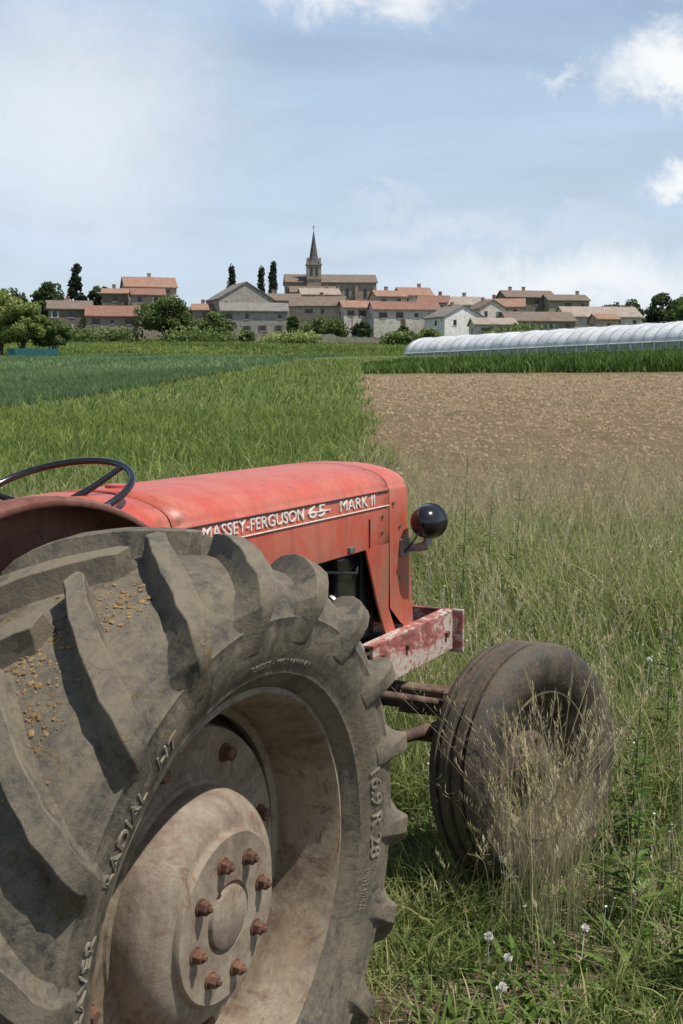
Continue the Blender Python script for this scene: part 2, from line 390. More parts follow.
soil_a = ramp(nt, [(0.32, (0.10, 0.066, 0.036)), (0.47, (0.205, 0.143, 0.084)), (0.60, (0.28, 0.205, 0.127)), (0.74, (0.38, 0.29, 0.19))], math_(nt, 'ADD', math_(nt, 'MULTIPLY', n1.outputs['Fac'], .55), math_(nt, 'MULTIPLY', n3.outputs['Fac'], .45))).outputs['Color']
soil_a = mixc(nt, ramp(nt, [(0.35, 0.0), (0.7, 0.5)], n2.outputs['Fac']).outputs['Color'], soil_a, (0.20, 0.145, 0.078))
mpf = nn(nt, 'ShaderNodeMapping'); mpf.inputs['Scale'].default_value = (1.0, 0.03, 1.0); mpf.inputs['Rotation'].default_value = (0, 0, 0.10); nt.links.new(pos, mpf.inputs[0])
nF = noise(nt, mpf.outputs[0], 2.6, 6, 0.7)
soil_a = mixc(nt, ramp(nt, [(0.48, 0.0), (0.60, 0.45)], nF.outputs['Fac']).outputs['Color'], soil_a, (0.13, 0.09, 0.052))
nG = noise(nt, pos, 1.1, 9, 0.75, 0.6)
soil_a = mixc(nt, ramp(nt, [(0.5, 0.0), (0.66, 0.5)], nG.outputs['Fac']).outputs['Color'], soil_a, (0.13, 0.14, 0.05))
wheat_a = ramp(nt, [(0.3, (0.09, 0.145, 0.062)), (0.7, (0.155, 0.22, 0.095))], n1.outputs['Fac']).outputs['Color']
wheat_a = mixc(nt, ramp(nt, [(0.4, 0.0), (0.65, 0.5)], n2.outputs['Fac']).outputs['Color'], wheat_a, (0.17, 0.225, 0.09))
c = mixc(nt, soil_m, grass_c, soil_a); c = mixc(nt, wheat_m, c, wheat_a)
nt.links.new(c, b.inputs['Base Color']); b.inputs['Roughness'].default_value = 0.95; b.inputs['Specular IOR Level'].default_value = 0.15
bp = nn(nt, 'ShaderNodeBump'); bp.inputs['Strength'].default_value = 1.0; bp.inputs['Distance'].default_value = 0.09
nt.links.new(math_(nt, 'ADD', n1.outputs['Fac'], n3.outputs['Fac']), bp.inputs['Height']); nt.links.new(bp.outputs['Normal'], b.inputs['Normal'])
ground = fast_mesh('ground', np.stack([X.ravel(), Y.ravel(), Z.ravel()], -1), quads.ravel(), np.arange(len(quads)) * 4, np.full(len(quads), 4), mg, smooth=True)

def edge_w(y): return 0.20 * np.sin(y * 0.7) + 0.15 * np.sin(y * 1.9 + 1)
def is_soil(x, y): return (x - 0.011 * y > 0.35 + edge_w(y)) & (y > 11.6) & (y < 63.5)
def is_wheat(x, y): return (0.11 * y - x > 13.2 + edge_w(y)) & (y > 18.5) & (y < 205)

# ------------------------------------------------------------------ grass blades
def blades(name, x, y, h, wd, lean, tint, mat, z=None, segs=3):
    N = len(x); z = H(x, y) - 0.01 if z is None else z
    az = rng.uniform(0, 2 * np.pi, N); fa = rng.uniform(0, 2 * np.pi, N)
    dx, dy = np.cos(az), np.sin(az); sx, sy = np.cos(fa), np.sin(fa)
    ts = np.linspace(0, 1, segs + 1)
    V = np.zeros((N, 2 * segs + 1, 3)); T = np.zeros((N, 2 * segs + 1))
    for i, t in enumerate(ts):
        cx = x + dx * h * lean * t * t; cy = y + dy * h * lean * t * t; cz = z + h * t * (1 - 0.35 * np.minimum(lean, 1.2) * t)
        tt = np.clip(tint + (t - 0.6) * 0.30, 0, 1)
        if i < segs:
            ww = wd * 0.5 * (1 - 0.55 * t * t)
            V[:, 2 * i] = np.stack([cx - sx * ww, cy - sy * ww, cz], -1); V[:, 2 * i + 1] = np.stack([cx + sx * ww, cy + sy * ww, cz], -1)
            T[:, 2 * i] = tt; T[:, 2 * i + 1] = tt
        else:
            V[:, 2 * i] = np.stack([cx, cy, cz], -1); T[:, 2 * i] = tt
    base = (np.arange(N) * (2 * segs + 1))[:, None]
    pat = []
    for i in range(segs - 1): pat += [2 * i, 2 * i + 1, 2 * i + 3, 2 * i + 2]
    pat += [2 * segs - 2, 2 * segs - 1, 2 * segs]
    loops = (base + np.array(pat)[None, :]).ravel()
    tot = np.tile(np.array([4] * (segs - 1) + [3]), N); st = np.concatenate([[0], np.cumsum(tot)[:-1]])
    return fast_mesh(name, V.reshape(-1, 3), loops, st, tot, mat, {'tint': T.ravel()})

def to_local(x, y):
    dx, dy = x - TO.x, y - TO.y
    a = dx * math.cos(TA) + dy * math.sin(TA); l = dx * math.sin(TA) - dy * math.cos(TA)
    return a, l
def off_tractor(x, y):
    a, l = to_local(x, y)
    bad = (np.abs(a) < 0.60) & (np.abs(np.abs(l) - 0.65) < 0.27)
    bad |= (np.hypot(a - 2.06, np.abs(l) - 0.66) < 0.20)
    bad |= (np.abs(l) < 0.25) & (a > -0.3) & (a < 1.7) & (rng.random(len(x)) < 0.85)
    return ~bad
def wedge(n, y0, y1, side=0.36, x0=None, x1=None):
    u = rng.random(n); y = np.sqrt(y0 * y0 + u * (y1 * y1 - y0 * y0)); x = rng.uniform(-1, 1, n) * (side * y + 0.5)
    return x, y
def pnoise(x, y, s, seed=0):
    return (np.sin(x * s * 1.7 + seed) * np.cos(y * s * 1.3 + seed * 2) + np.sin(x * s * 0.63 + y * s * 0.9 + seed * 3) + 0.5 * np.sin(x * s * 3.1 - y * s * 2.7 + seed)) / 2.5

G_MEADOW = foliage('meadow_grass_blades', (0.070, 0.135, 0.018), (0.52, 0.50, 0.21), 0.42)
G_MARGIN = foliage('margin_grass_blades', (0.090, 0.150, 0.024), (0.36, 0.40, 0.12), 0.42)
G_STRAW = foliage('seed_stalks', (0.28, 0.27, 0.12), (0.60, 0.51, 0.33), 0.35)
G_WHEAT = foliage('wheat_blades', (0.080, 0.140, 0.058), (0.26, 0.345, 0.155), 0.40)
G_BANK = foliage('bank_blades', (0.035, 0.085, 0.015), (0.16, 0.25, 0.05), 0.35)

def meadow():
    xs_, ys_, hs, ws, ls, tn = [], [], [], [], [], []
    for n, y0, y1, wmul in ((95000, 2.2, 6, 1.0), (85000, 6, 12.5, 1.5), (60000, 12.5, 34, 3.0), (38000, 34, 95, 7.0)):
        x, y = wedge(n, y0, y1)
        k = off_tractor(x, y) & ~is_soil(x, y) & ~is_wheat(x, y)
        pn = pnoise(x, y, 1.3, 1.0)
        fine = pnoise(x, y, 5.0, 2.2)
        bare = (y < 4.4) & (pnoise(x, y, 2.1, 4.0) + 0.45 * fine > 0.0) & (rng.random(len(x)) < 0.85)
        k &= ~bare
        x, y, pn, fine = x[k], y[k], pn[k], fine[k]
        hm = np.interp(y, [2.2, 3.2, 4.5, 6.5, 9, 12, 20, 40, 90], [0.09, 0.13, 0.25, 0.40, 0.54, 0.56, 0.46, 0.43, 0.43])
        hm = np.where(x < 0.011 * y, hm * np.interp(y, [0, 6, 12, 20], [1, 0.9, 0.8, 0.8]), hm)
        h = hm * rng.uniform(0.30, 1.2, len(x)) * (1 + 0.32 * pn + 0.28 * fine)
        t = 0.25 + 0.22 * pn + 0.18 * fine + rng.normal(0, 0.17, len(x)) + np.where((x > 0) & (y > 5.5), 0.06, 0.0)
        t = np.where(rng.random(len(x)) < 0.15, t + 0.55, t)
        t = np.where((x < 0.011 * y) & (y > 6), t + 0.06, t)
        xs_.append(x); ys_.append(y); hs.append(h); ws.append(rng.uniform(0.003, 0.008, len(x)) * wmul); ls.append(rng.uniform(0.1, 1.2, len(x))); tn.append(np.clip(t, 0, 1))
    return [np.concatenate(v) for v in (xs_, ys_, hs, ws, ls, tn)]
x, y, h, wd, ln, tn = meadow()
left = (x < 0.011 * y) & (y > 6)
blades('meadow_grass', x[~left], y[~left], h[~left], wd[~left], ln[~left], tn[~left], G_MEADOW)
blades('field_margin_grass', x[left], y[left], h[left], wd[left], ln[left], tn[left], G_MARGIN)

def stalks(name, x, y, h, mat, wm=1.0):
    N = len(x); V, L, T, tint = [], [], [], []
    z = H(x, y); vi = 0; starts = []; st = 0
    for i in range(N):
        az = random.uniform(0, 6.283); le = random.uniform(0.05, 0.40); hh = h[i]; ti = random.uniform(0.1, 1); wm_ = wm if y[i] > 4.4 else wm * 0.8
        fa = random.uniform(0, 6.283); sx, sy = math.cos(fa) * 0.0010 * wm_, math.sin(fa) * 0.0010 * wm_
        def P(t): return (x[i] + math.cos(az) * hh * le * t * t * (1 + .4 * t), y[i] + math.sin(az) * hh * le * t * t * (1 + .4 * t), z[i] + hh * (t - 0.10 * le * t * t * t))
        ps = [P(t) for t in (0, 0.35, 0.7, 1.0)]
        for p in ps:
            V.append((p[0] - sx, p[1] - sy, p[2])); V.append((p[0] + sx, p[1] + sy, p[2])); tint += [ti * .6, ti * .6]
        for k in range(3):
            L += [vi + 2 * k, vi + 2 * k + 1, vi + 2 * k + 3, vi + 2 * k + 2]; starts.append(st); T.append(4); st += 4
        vi += 8
        nh = random.randint(14, 26); spread = random.choice((0.005, 0.010, 0.028)); t00 = 0.86 if spread < .02 else 0.74
        for k in range(nh):
            t = t00 + (1 - t00) * k / nh; p = P(t)
            r_ = (spread * (1 - (k / nh)) + 0.003) * wm_ ** 0.5 * random.uniform(.4, 1.1)
            a2 = random.uniform(0, 6.283); q = (p[0] + math.cos(a2) * r_, p[1] + math.sin(a2) * r_, p[2] + random.uniform(0.004, 0.018))
            s2 = 0.0010 * wm_
            V += [(q[0] - s2 * math.sin(a2), q[1] + s2 * math.cos(a2), q[2]), p, (q[0] + s2 * math.sin(a2), q[1] - s2 * math.cos(a2), q[2]), (q[0] + math.cos(a2) * .002, q[1] + math.sin(a2) * .002, q[2] + 0.007)]
            L += [vi, vi + 1, vi + 2, vi + 3]; starts.append(st); T.append(4); st += 4; vi += 4
            tint += [min(1, ti + 0.25)] * 4
    return fast_mesh(name, np.array(V), np.array(L), np.array(starts), np.array(T), mat, {'tint': np.array(tint)})
x, y = wedge(11000, 4.2, 13, 0.36); k = off_tractor(x, y) & ((x > 0.1) | (y > 6)) & (pnoise(x, y, 1.7, 6) + rng.normal(0, .5, len(x)) > -0.25) & ((x > 0) | (rng.random(len(x)) < .35)); x, y = x[k], y[k]
hh = np.interp(y, [3.4, 5, 7, 12], [0.36, 0.52, 0.74, 0.86]) * rng.uniform(0.6, 1.15, len(x)) * np.where(x < 0, 0.8, 1)
cx, cy = rng.normal(0.60, 0.075, 170), rng.normal(3.52, 0.10, 170)
dx_, dy_ = rng.uniform(0.3, 1.2, 160), rng.uniform(3.1, 4.8, 160)
x = np.concatenate([x, cx, dx_]); y = np.concatenate([y, cy, dy_]); hh = np.concatenate([hh, rng.uniform(0.35, 0.78, 170), rng.uniform(0.2, 0.5, 160)])
stalks('seed_grass', x, y, hh, G_STRAW, 1.3)

x, y = wedge(170000, 19, 70, 0.36); k = is_wheat(x, y); x, y = x[k], y[k]
x2, y2 = wedge(90000, 70, 200, 0.36); k = is_wheat(x2, y2); x2, y2 = x2[k], y2[k]
def tr(x, y):
    q = ((x - 0.11 * y) + 300) % 12
    return (np.abs(q - 5.1) < 0.28) | (np.abs(q - 6.9) < 0.28)
x = np.concatenate([x, x2]); y = np.concatenate([y, y2]); k = ~tr(x, y); x, y = x[k], y[k]
band = np.sin(((x - 0.11 * y) + 300) * 2 * np.pi / 12)
blades('wheat_crop', x, y, rng.uniform(0.30, 0.42, len(x)), np.interp(y, [19, 70, 200], [0.018, 0.05, 0.16]), rng.uniform(0.1, 0.7, len(x)),
       np.clip(0.45 + 0.20 * pnoise(x, y, 0.12, 2) + 0.16 * band + rng.normal(0, 0.10, len(x)), 0, 1), G_WHEAT, segs=2)
n = 40000; x = rng.uniform(1.2, 60, n); y = rng.uniform(64, 80, n)
blades('tall_grass_bank', x, y, np.interp(x, [1.2, 4, 26], [0.3, 0.65, 1.35]) * rng.uniform(0.5, 1.1, n) * (1 + .2 * pnoise(x, y, .8, 3)), rng.uniform(0.05, 0.12, n), rng.uniform(0.1, 0.6, n),
       np.clip(0.40 + 0.3 * pnoise(x, y, 0.5, 5) + rng.normal(0, 0.16, n), 0, 1), G_BANK)
n = 60000; x = rng.uniform(-110, 110, n); y = rng.uniform(205, 320, n)
blades('rough_pasture', x, y, rng.uniform(0.3, 0.9, n), rng.uniform(0.15, 0.4, n), rng.uniform(0.1, 0.6, n), np.clip(0.4 + 0.35 * pnoise(x, y, 0.1, 3) + rng.normal(0, 0.15, n), 0, 1), G_MARGIN, segs=2)
n = 26000; x, y = wedge(n, 12, 62, 0.36); k = is_soil(x, y) & (pnoise(x, y, 0.6, 7) + rng.normal(0, .4, n) > 0.0); x, y = x[k], y[k]
x = np.where(rng.random(len(x)) < .5, np.round(x / 0.4) * 0.4, x) + rng.normal(0, 0.08, len(x))
k = is_soil(x, y); x, y = x[k], y[k]
blades('crop_seedlings', x, y, rng.uniform(0.03, 0.09, len(x)), np.interp(y, [12, 64], [0.010, 0.035]), rng.uniform(0.4, 1, len(x)), rng.uniform(0.0, 0.7, len(x)), G_MARGIN, segs=2)
n = 34000; x, y = wedge(n, 11.5, 60, 0.36); k = is_soil(x, y); x, y = x[k], y[k]; s = rng.uniform(0.012, 0.05, len(x)) * np.interp(y, [12, 60], [0.8, 2.4])
z = H(x, y)
base = np.array([(1, 0, 0), (0, 1, 0), (-1, 0, 0), (0, -1, 0), (0, 0, 0.9)]); an = rng.uniform(0, 6.28, len(x))
V = np.zeros((len(x), 5, 3)); jit = rng.uniform(0.6, 1.3, (len(x), 5, 1))
for i in range(5):
    bx, by, bz = base[i]
    V[:, i, 0] = x + s * (bx * np.cos(an) - by * np.sin(an)) * jit[:, i, 0]; V[:, i, 1] = y + s * (bx * np.sin(an) + by * np.cos(an)) * jit[:, i, 0]; V[:, i, 2] = z + s * bz * jit[:, i, 0] - 0.004
pat = np.array([0, 1, 4, 1, 2, 4, 2, 3, 4, 3, 0, 4]); loops = (np.arange(len(x))[:, None] * 5 + pat[None]).ravel()
fast_mesh('soil_clods', V.reshape(-1, 3), loops, np.arange(len(x) * 4) * 3, np.full(len(x) * 4, 3), noisy('soil_clod', [(0.11, 0.074, 0.042), (0.30, 0.22, 0.138)], 3, 0.95))

# ------------------------------------------------------------------ tractor
tractor = empty('tractor', TO, (0, 0, TA))
def Lc(a, l, z): return (a, -l, z)
HUBZ, TL = 0.70, 0.65
carc = [(0.0, 0.590), (0.07, 0.589), (0.13, 0.581), (0.172, 0.565), (0.194, 0.540), (0.204, 0.512), (0.207, 0.484), (0.203, 0.455), (0.192, 0.427), (0.179, 0.407), (0.172, 0.397), (0.166, 0.390), (0.158, 0.384), (0.145, 0.376)]
cl_ = np.array([p[0] for p in carc]); cr_ = np.array([p[1] for p in carc])
arc = np.concatenate([[0], np.cumsum(np.hypot(np.diff(cl_), np.diff(cr_)))])
def carcass(s):
    l = np.interp(s, arc, cl_); r = np.interp(s, arc, cr_)
    l2 = np.interp(s + 0.012, arc, cl_); r2 = np.interp(s + 0.012, arc, cr_); l1 = np.interp(max(s - 0.012, 0), arc, cl_); r1 = np.interp(max(s - 0.012, 0), arc, cr_)
    tl, tr_ = l2 - l1, r2 - r1; q = math.hypot(tl, tr_) or 1
    return l, r, (-tr_ / q, tl / q)
def rear_wheel(name, side):
    cam_r = math.radians(3.2) * side; yaw_r = math.radians(-1.8) * side
    R_ = Euler((cam_r, 0, yaw_r)).to_matrix()
    hubface = Vector((0, -0.15 * side, 0))
    loc = Vector(Lc(0, side * (TL + 0.15), HUBZ)) - R_ @ hubface
    p = empty(name, loc, (cam_r, 0, yaw_r), parent=tractor)
    ss = np.linspace(0, arc[-1], 44)
    prof = [(float(np.interp(s, arc, cr_)), float(np.interp(s, arc, cl_))) for s in ss]
    prof2 = [(r, l + (0.004 if abs(r - 0.416) < 0.005 or abs(r - 0.508) < 0.005 else 0)) for r, l in prof]
    full = [(r, -l) for r, l in reversed(prof2)] + prof2[1:]
    rev('tyre_carcass', full, 120, M_RUB, p)
    V, F = [], []
    NL = 19
    smax = arc[4] + 0.075
    for sd_ in (1, -1):
        for k in range(NL):
            phi0 = 2 * math.pi * (k + (0.5 if sd_ < 0 else 0.0)) / NL + random.uniform(-0.006, 0.006) - 0.04
            NQ = 18; b0 = len(V); wk = random.uniform(.95, 1.05)
            for i in range(NQ):
                q = i / (NQ - 1); s = -0.012 + q * (smax + 0.012)
                l, r, (nl, nr) = carcass(max(s, 0)); l = l if s > 0 else s
                tr_ = max(0.0, min(s / arc[4], 1.0))
                te = max(0.0, (s - arc[3]) / (smax - arc[3]))
                phi = phi0 + 0.36 * tr_ ** 0.9 + 0.05 * te
                hgt = 0.040 * (1 - te) ** 1.2 + 0.0015
                if 0 < te: hgt += 0.011 * math.sin(math.pi * min(te * 1.6, 1))
                wb = (0.078 + 0.044 * min(1, te * 1.5 + 0.35 * tr_)) * wk; wt = (0.044 + 0.002 * tr_ - 0.028 * te) * wk
                sk_ = 0.015 * te
                if i == 0: wb *= .8; wt *= .7
                wm_ = wt + (wb - wt) * 0.24
                wj = random.uniform(-.0010, .0010)
                for off, ww in ((-0.008, -wb / 2), (hgt * 0.40, -wm_ / 2 - sk_ * .5), (hgt + wj, -wt / 2 - sk_ + wj), (hgt - wj, wt / 2 - sk_ + wj), (hgt * 0.40, wm_ / 2 - sk_ * .5), (-0.008, wb / 2)):
                    rr = r + nr * off; ll = l + nl * off; ph = phi + ww / r
                    V.append((rr * math.cos(ph), -ll * sd_, rr * math.sin(ph)))
            for i in range(NQ - 1):
                for c in range(5):
                    a0 = b0 + i * 6 + c
                    F.append((a0, a0 + 1, a0 + 7, a0 + 6))
            F.append(tuple(b0 + j for j in range(6))); e = b0 + (NQ - 1) * 6; F.append(tuple(e + j for j in range(5, -1, -1)))
    o = obj('tyre_lugs', V, F, M_RUB, p, True, 0.0020); recalc(o)
    s_ = side
    rimp = [(0.381, 0.146), (0.388, 0.152), (0.387, 0.161), (0.377, 0.164), (0.368, 0.155), (0.361, 0.132), (0.347, 0.108), (0.341, 0.07), (0.335, 0.00), (0.346, -0.06), (0.368, -0.155), (0.377, -0.164), (0.387, -0.161), (0.388, -0.152), (0.381, -0.146)]
    rev('rim', [(r, l * s_) for r, l in rimp], 96, M_RIM, p)
    lipr = [(0.343, 0.048), (0.329, 0.047), (0.324, 0.043), (0.324, 0.030)]
    rev('rim_bead_inner', [(r, l * s_) for r, l in lipr], 96, M_RIM, p)
    ring = [(0.304, 0.000), (0.303, 0.051), (0.300, 0.056), (0.222, 0.056), (0.215, 0.058), (0.212, 0.063), (0.199, 0.065), (0.198, 0.050)]
    rev('wheel_ring_plate', [(r, l * s_) for r, l in ring], 96, M_RIM, p)
    disc = [(0.203, 0.050), (0.2035, 0.075), (0.2025, 0.090), (0.199, 0.103), (0.192, 0.116), (0.181, 0.127), (0.168, 0.1345), (0.156, 0.138), (0.149, 0.139), (0.1465, 0.1405), (0.145, 0.148), (0.142, 0.151), (0.062, 0.151), (0.0595, 0.146), (0.055, 0.146), (0.053, 0.154), (0.050, 0.156), (0.0005, 0.157)]
    rev('wheel_disc', [(r, l * s_) for r, l in disc], 96, M_HUB, p)
    rev('wheel_disc_back', [(r, l * s_) for r, l in [(0.338, 0.004), (0.0005, 0.004)]], 48, M_ENG, p)
    bolts_v, bolts_f = [], []
    def hexb(r, ang, l0, l1, rad, twist):
        b0 = len(bolts_v)
        cx_, cz_ = r * math.cos(ang), r * math.sin(ang)
        for li, rm in ((l0, 1.0), (l1 - 0.003, 1.0), (l1, 0.8)):
            for k in range(6):
                t = twist + k * math.pi / 3
                bolts_v.append((cx_ + rad * rm * math.cos(t), -li * s_, cz_ + rad * rm * math.sin(t)))
        for j in range(2):
            for k in range(6):
                n_ = (k + 1) % 6; bolts_f.append((b0 + j * 6 + k, b0 + j * 6 + n_, b0 + (j + 1) * 6 + n_, b0 + (j + 1) * 6 + k))
        bolts_f.append(tuple(b0 + 12 + k for k in range(6)))
    def wash(r, ang, l0, l1, rad):
        b0 = len(bolts_v); cx_, cz_ = r * math.cos(ang), r * math.sin(ang)
        for li in (l0, l1):
            for k in range(16):
                t = k * math.pi / 8; bolts_v.append((cx_ + rad * math.cos(t), -li * s_, cz_ + rad * math.sin(t)))
        for k in range(16):
            n_ = (k + 1) % 16; bolts_f.append((b0 + k, b0 + n_, b0 + 16 + n_, b0 + 16 + k))
        bolts_f.append(tuple(b0 + 16 + k for k in range(16)))
    for k in range(8):
        an_ = math.radians(22.5 + 45 * k - 8)
        wash(0.1016, an_, 0.149, 0.154, 0.0150); hexb(0.1016, an_, 0.153, 0.168, 0.0120, random.uniform(0, 1))
        hexb(0.1016, an_, 0.167, 0.174, 0.006, 0)
    for k in range(8):
        an_ = math.radians(45 * k + 18)
        wash(0.262, an_, 0.055, 0.061, 0.017); hexb(0.262, an_, 0.060, 0.077, 0.0130, random.uniform(0, 1))
    o = obj('wheel_bolts', bolts_v, bolts_f, M_RUST, p, False, 0.0012); recalc(o)
    if side > 0:
        def arcfn(ang0, rad):
            def f(x, y, z):
                r = rad + y; a = ang0 - x / rad
                l = float(np.interp(-r, -cr_[1:], cl_[1:])) + z
                return Vector((r * math.cos(a), -l, r * math.sin(a)))
            return f
        text_mesh('letters_radial', 'RADIAL   HT', 0.225, 0.029, arcfn(math.radians(152), 0.442), M_LETTER, p, 0.003, 0.004)
        text_mesh('letters_size', '16.9 R 28', 0.18, 0.029, arcfn(math.radians(18), 0.442), M_LETTER, p, 0.003, 0.004)
        text_mesh('letters_name', 'SUPERGRAVER', 0.27, 0.028, arcfn(math.radians(195), 0.442), M_LETTER, p, 0.003, 0.004)
        text_mesh('letters_small', 'TUBELESS  -  MADE IN FRANCE', 0.20, 0.010, arcfn(math.radians(95), 0.430), M_LETTER, p, 0.0015)
        text_mesh('letters_small_b', 'DRIVE WHEEL', 0.08, 0.011, arcfn(math.radians(-8), 0.435), M_LETTER, p, 0.0015)
    V, F = [], []
    for k in range(520):
        c0_ = random.choice(((122, 0.02), (104, -0.04), (135, 0.08), (112, 0.07), (128, -0.02)))
        ph = math.radians(random.gauss(c0_[0], 5.0)); l = random.gauss(c0_[1], 0.025)
        if abs(l) > 0.17: continue
        r = float(np.interp(abs(l), cl_[:5], cr_[:5])) + random.choice([0.0, 0.001]); s = random.uniform(0.0007, 0.0024) * (1.8 if random.random() < .08 else 1); b0 = len(V)
        for i in range(18):
            u_, v_ = i % 6, i // 6
            t = u_ * math.pi / 3 + random.uniform(-.2, .2); rr = s * (1.5, 1.2, 0.5)[v_] * random.uniform(.6, 1.6)
            V.append(((r + s * (0, .35, .5)[v_]) * math.cos(ph + rr * math.cos(t) / r), -(l + rr * math.sin(t)), (r + s * (0, .35, .5)[v_]) * math.sin(ph + rr * math.cos(t) / r)))
        for v_ in range(2):
            for u_ in range(6):
                F.append((b0 + v_ * 6 + u_, b0 + v_ * 6 + (u_ + 1) % 6, b0 + v_ * 6 + 6 + (u_ + 1) % 6, b0 + v_ * 6 + 6 + u_))
        F.append(tuple(b0 + 12 + j for j in range(6)))
    o = obj('mud_specks', V, F, M_MUD, p, True); recalc(o)
    return p
rear_wheel('rear_wheel_right', 1); rear_wheel('rear_wheel_left', -1)

# front wheels
def front_wheel(name, side):
    rot = (math.radians(-4.0 * side), 0, math.radians(-19))
    p = empty(name, Lc(2.05, side * 0.685, 0.380), rot, parent=tractor)
    tp = []
    R = 0.385
    def add(l, r): tp.append((r, l))
    add(0.066, 0.224); add(0.078, 0.234); add(0.098, 0.264); add(0.108, 0.300); add(0.107, 0.330); add(0.101, 0.352); add(0.094, 0.366); add(0.088, 0.372)
    for (l0, l1) in ((0.085, 0.056), (0.041, 0.009), (-0.009, -0.041), (-0.056, -0.085)):
        e0 = abs(l0) > .07; e1 = abs(l1) > .07
        add(l0, 0.375 if e0 else R - 0.003); add(l0 - 0.002, 0.377 if e0 else R); add(l1 + 0.002, 0.377 if e1 else R); add(l1, 0.375 if e1 else R - 0.003)
        if l1 > -0.06: add(l1 - 0.002, R - 0.013); add(l1 - 0.013, R - 0.013)
    half = tp[:8]
    tp += [(r, -l) for r, l in reversed(half)]
    rev('tyre', tp, 96, M_RUBF, p)
    s_ = side
    rim = [(0.230, 0.062), (0.239, 0.070), (0.239, 0.080), (0.230, 0.082), (0.220, 0.070), (0.212, 0.048), (0.200, 0.036), (0.192, 0.010), (0.192, -0.02), (0.212, -0.048), (0.230, -0.082), (0.239, -0.075), (0.230, -0.062)]
    rev('rim', [(r, l * s_) for r, l in rim], 72, M_FRIM, p)
    disc = [(0.194, 0.004), (0.180, -0.004), (0.160, -0.010), (0.130, -0.006), (0.105, 0.010), (0.092, 0.018), (0.062, 0.018), (0.056, 0.022), (0.052, 0.050), (0.044, 0.064), (0.030, 0.070), (0.028, 0.074), (0.001, 0.078)]
    rev('disc', [(r, l * s_) for r, l in disc], 64, M_FRIM, p)
    V, F = [], []
    for k in range(6):
        t0 = k * math.pi / 3; cx_, cz_ = 0.078 * math.cos(t0), 0.078 * math.sin(t0); b0 = len(V)
        for l_ in (0.016, 0.032):
            for j in range(6): V.append((cx_ + 0.010 * math.cos(j * math.pi / 3), -l_ * s_, cz_ + 0.010 * math.sin(j * math.pi / 3)))
        for j in range(6): F.append((b0 + j, b0 + (j + 1) % 6, b0 + 6 + (j + 1) % 6, b0 + 6 + j))
        F.append(tuple(b0 + 6 + j for j in range(6)))
    o = obj('nuts', V, F, M_RUST, p); recalc(o)
    tube('stub_axle', [(0, -0.02 * s_, 0), (0, 0.12 * s_, 0)], [0.035, 0.04], M_BROWNM, p)
    return p
front_wheel('front_wheel_right', 1); front_wheel('front_wheel_left', -1)

# bonnet
sec = [(0.0, 1.325), (0.05, 1.3245), (0.10, 1.321), (0.15, 1.312), (0.185, 1.302), (0.212, 1.289), (0.228, 1.276), (0.236, 1.262), (0.2375, 1.254), (0.242, 1.250), (0.244, 1.243), (0.245, 1.18), (0.246, 1.12), (0.246, 1.072), (0.240, 1.068), (0.232, 1.072)]
def loft(name, stations, mat, parent, capf=False, capb=False):
    V, F = [], []
    m = None
    for a, s in stations:
        ring = [(l, z) for l, z in reversed(s)] + [(-l, z) for l, z in s[1:]]
        m = len(ring)
        for l, z in ring: V.append(Lc(a, l, z))
    for i in range(len(stations) - 1):
        for k in range(m - 1):
            F.append((i * m + k, i * m + k + 1, (i + 1) * m + k + 1, (i + 1) * m + k))
    if capf: F.append(tuple((len(stations) - 1) * m + k for k in range(m)))
    if capb: F.append(tuple(k for k in range(m - 1, -1, -1)))
    o = obj(name, V, F, mat, parent, True); recalc(o)
    return o
def scl(s, kl, kz, zc=1.07): return [(l * kl, zc + (z - zc) * kz) for l, z in s]
o = loft('bonnet', [(0.705 + (1.955 - 0.705) * i / 12, sec) for i in range(0, 13)], M_RED, tractor)
md = o.modifiers.new('sol', 'SOLIDIFY'); md.thickness = 0.004; md.offset = -1
o = loft('tank_cowl', [(0.50, scl(sec, 0.93, 0.90)), (0.51, scl(sec, 0.97, 0.95)), (0.535, scl(sec, 0.99, 0.98)), (0.60, scl(sec, 1, .995)), (0.698, sec)], M_RED, tractor, capf=True, capb=True)
loft('bonnet_liner', [(0.69, scl(sec, 0.975, 0.97, 1.10)), (1.97, scl(sec, 0.975, 0.97, 1.10))], M_BLKR, tractor, capf=True, capb=True)
def nsec(bottom_z, kl=1.0, kt=1.0, wide=0.0):
    s = [(l * kl, 1.07 + (z - 1.07) * kt) for l, z in sec[:12]]
    s += [((0.246 + wide * 0.3) * kl, 1.10), ((0.247 + wide * 0.6) * kl, 1.0), ((0.249 + wide) * kl, bottom_z)]
    return s
st = [(1.960, nsec(0.86, 1, 1)), (2.02, nsec(0.80)), (2.08, nsec(0.755, 0.998, 0.995)), (2.115, nsec(0.755, 0.985, 0.985)), (2.135, nsec(0.755, 0.955, 0.96)), (2.145, nsec(0.76, 0.90, 0.92))]
V, F = [], []
m = None
for a, s in st:
    ring = [(l, z) for l, z in reversed(s)] + [(-l, z) for l, z in s[1:]]; m = len(ring)
    for l, z in ring:
        da = 0.055 * max(0, (1.2 - z) / 0.45) * min(1, (a - 1.96) / 0.12)
        V.append(Lc(a + da, l, z))
for i in range(len(st) - 1):
    for k in range(m - 1): F.append((i * m + k, i * m + k + 1, (i + 1) * m + k + 1, (i + 1) * m + k))
F.append(tuple((len(st) - 1) * m + k for k in range(m)))
o = obj('nose', V, F, M_RED, tractor, True); recalc(o)
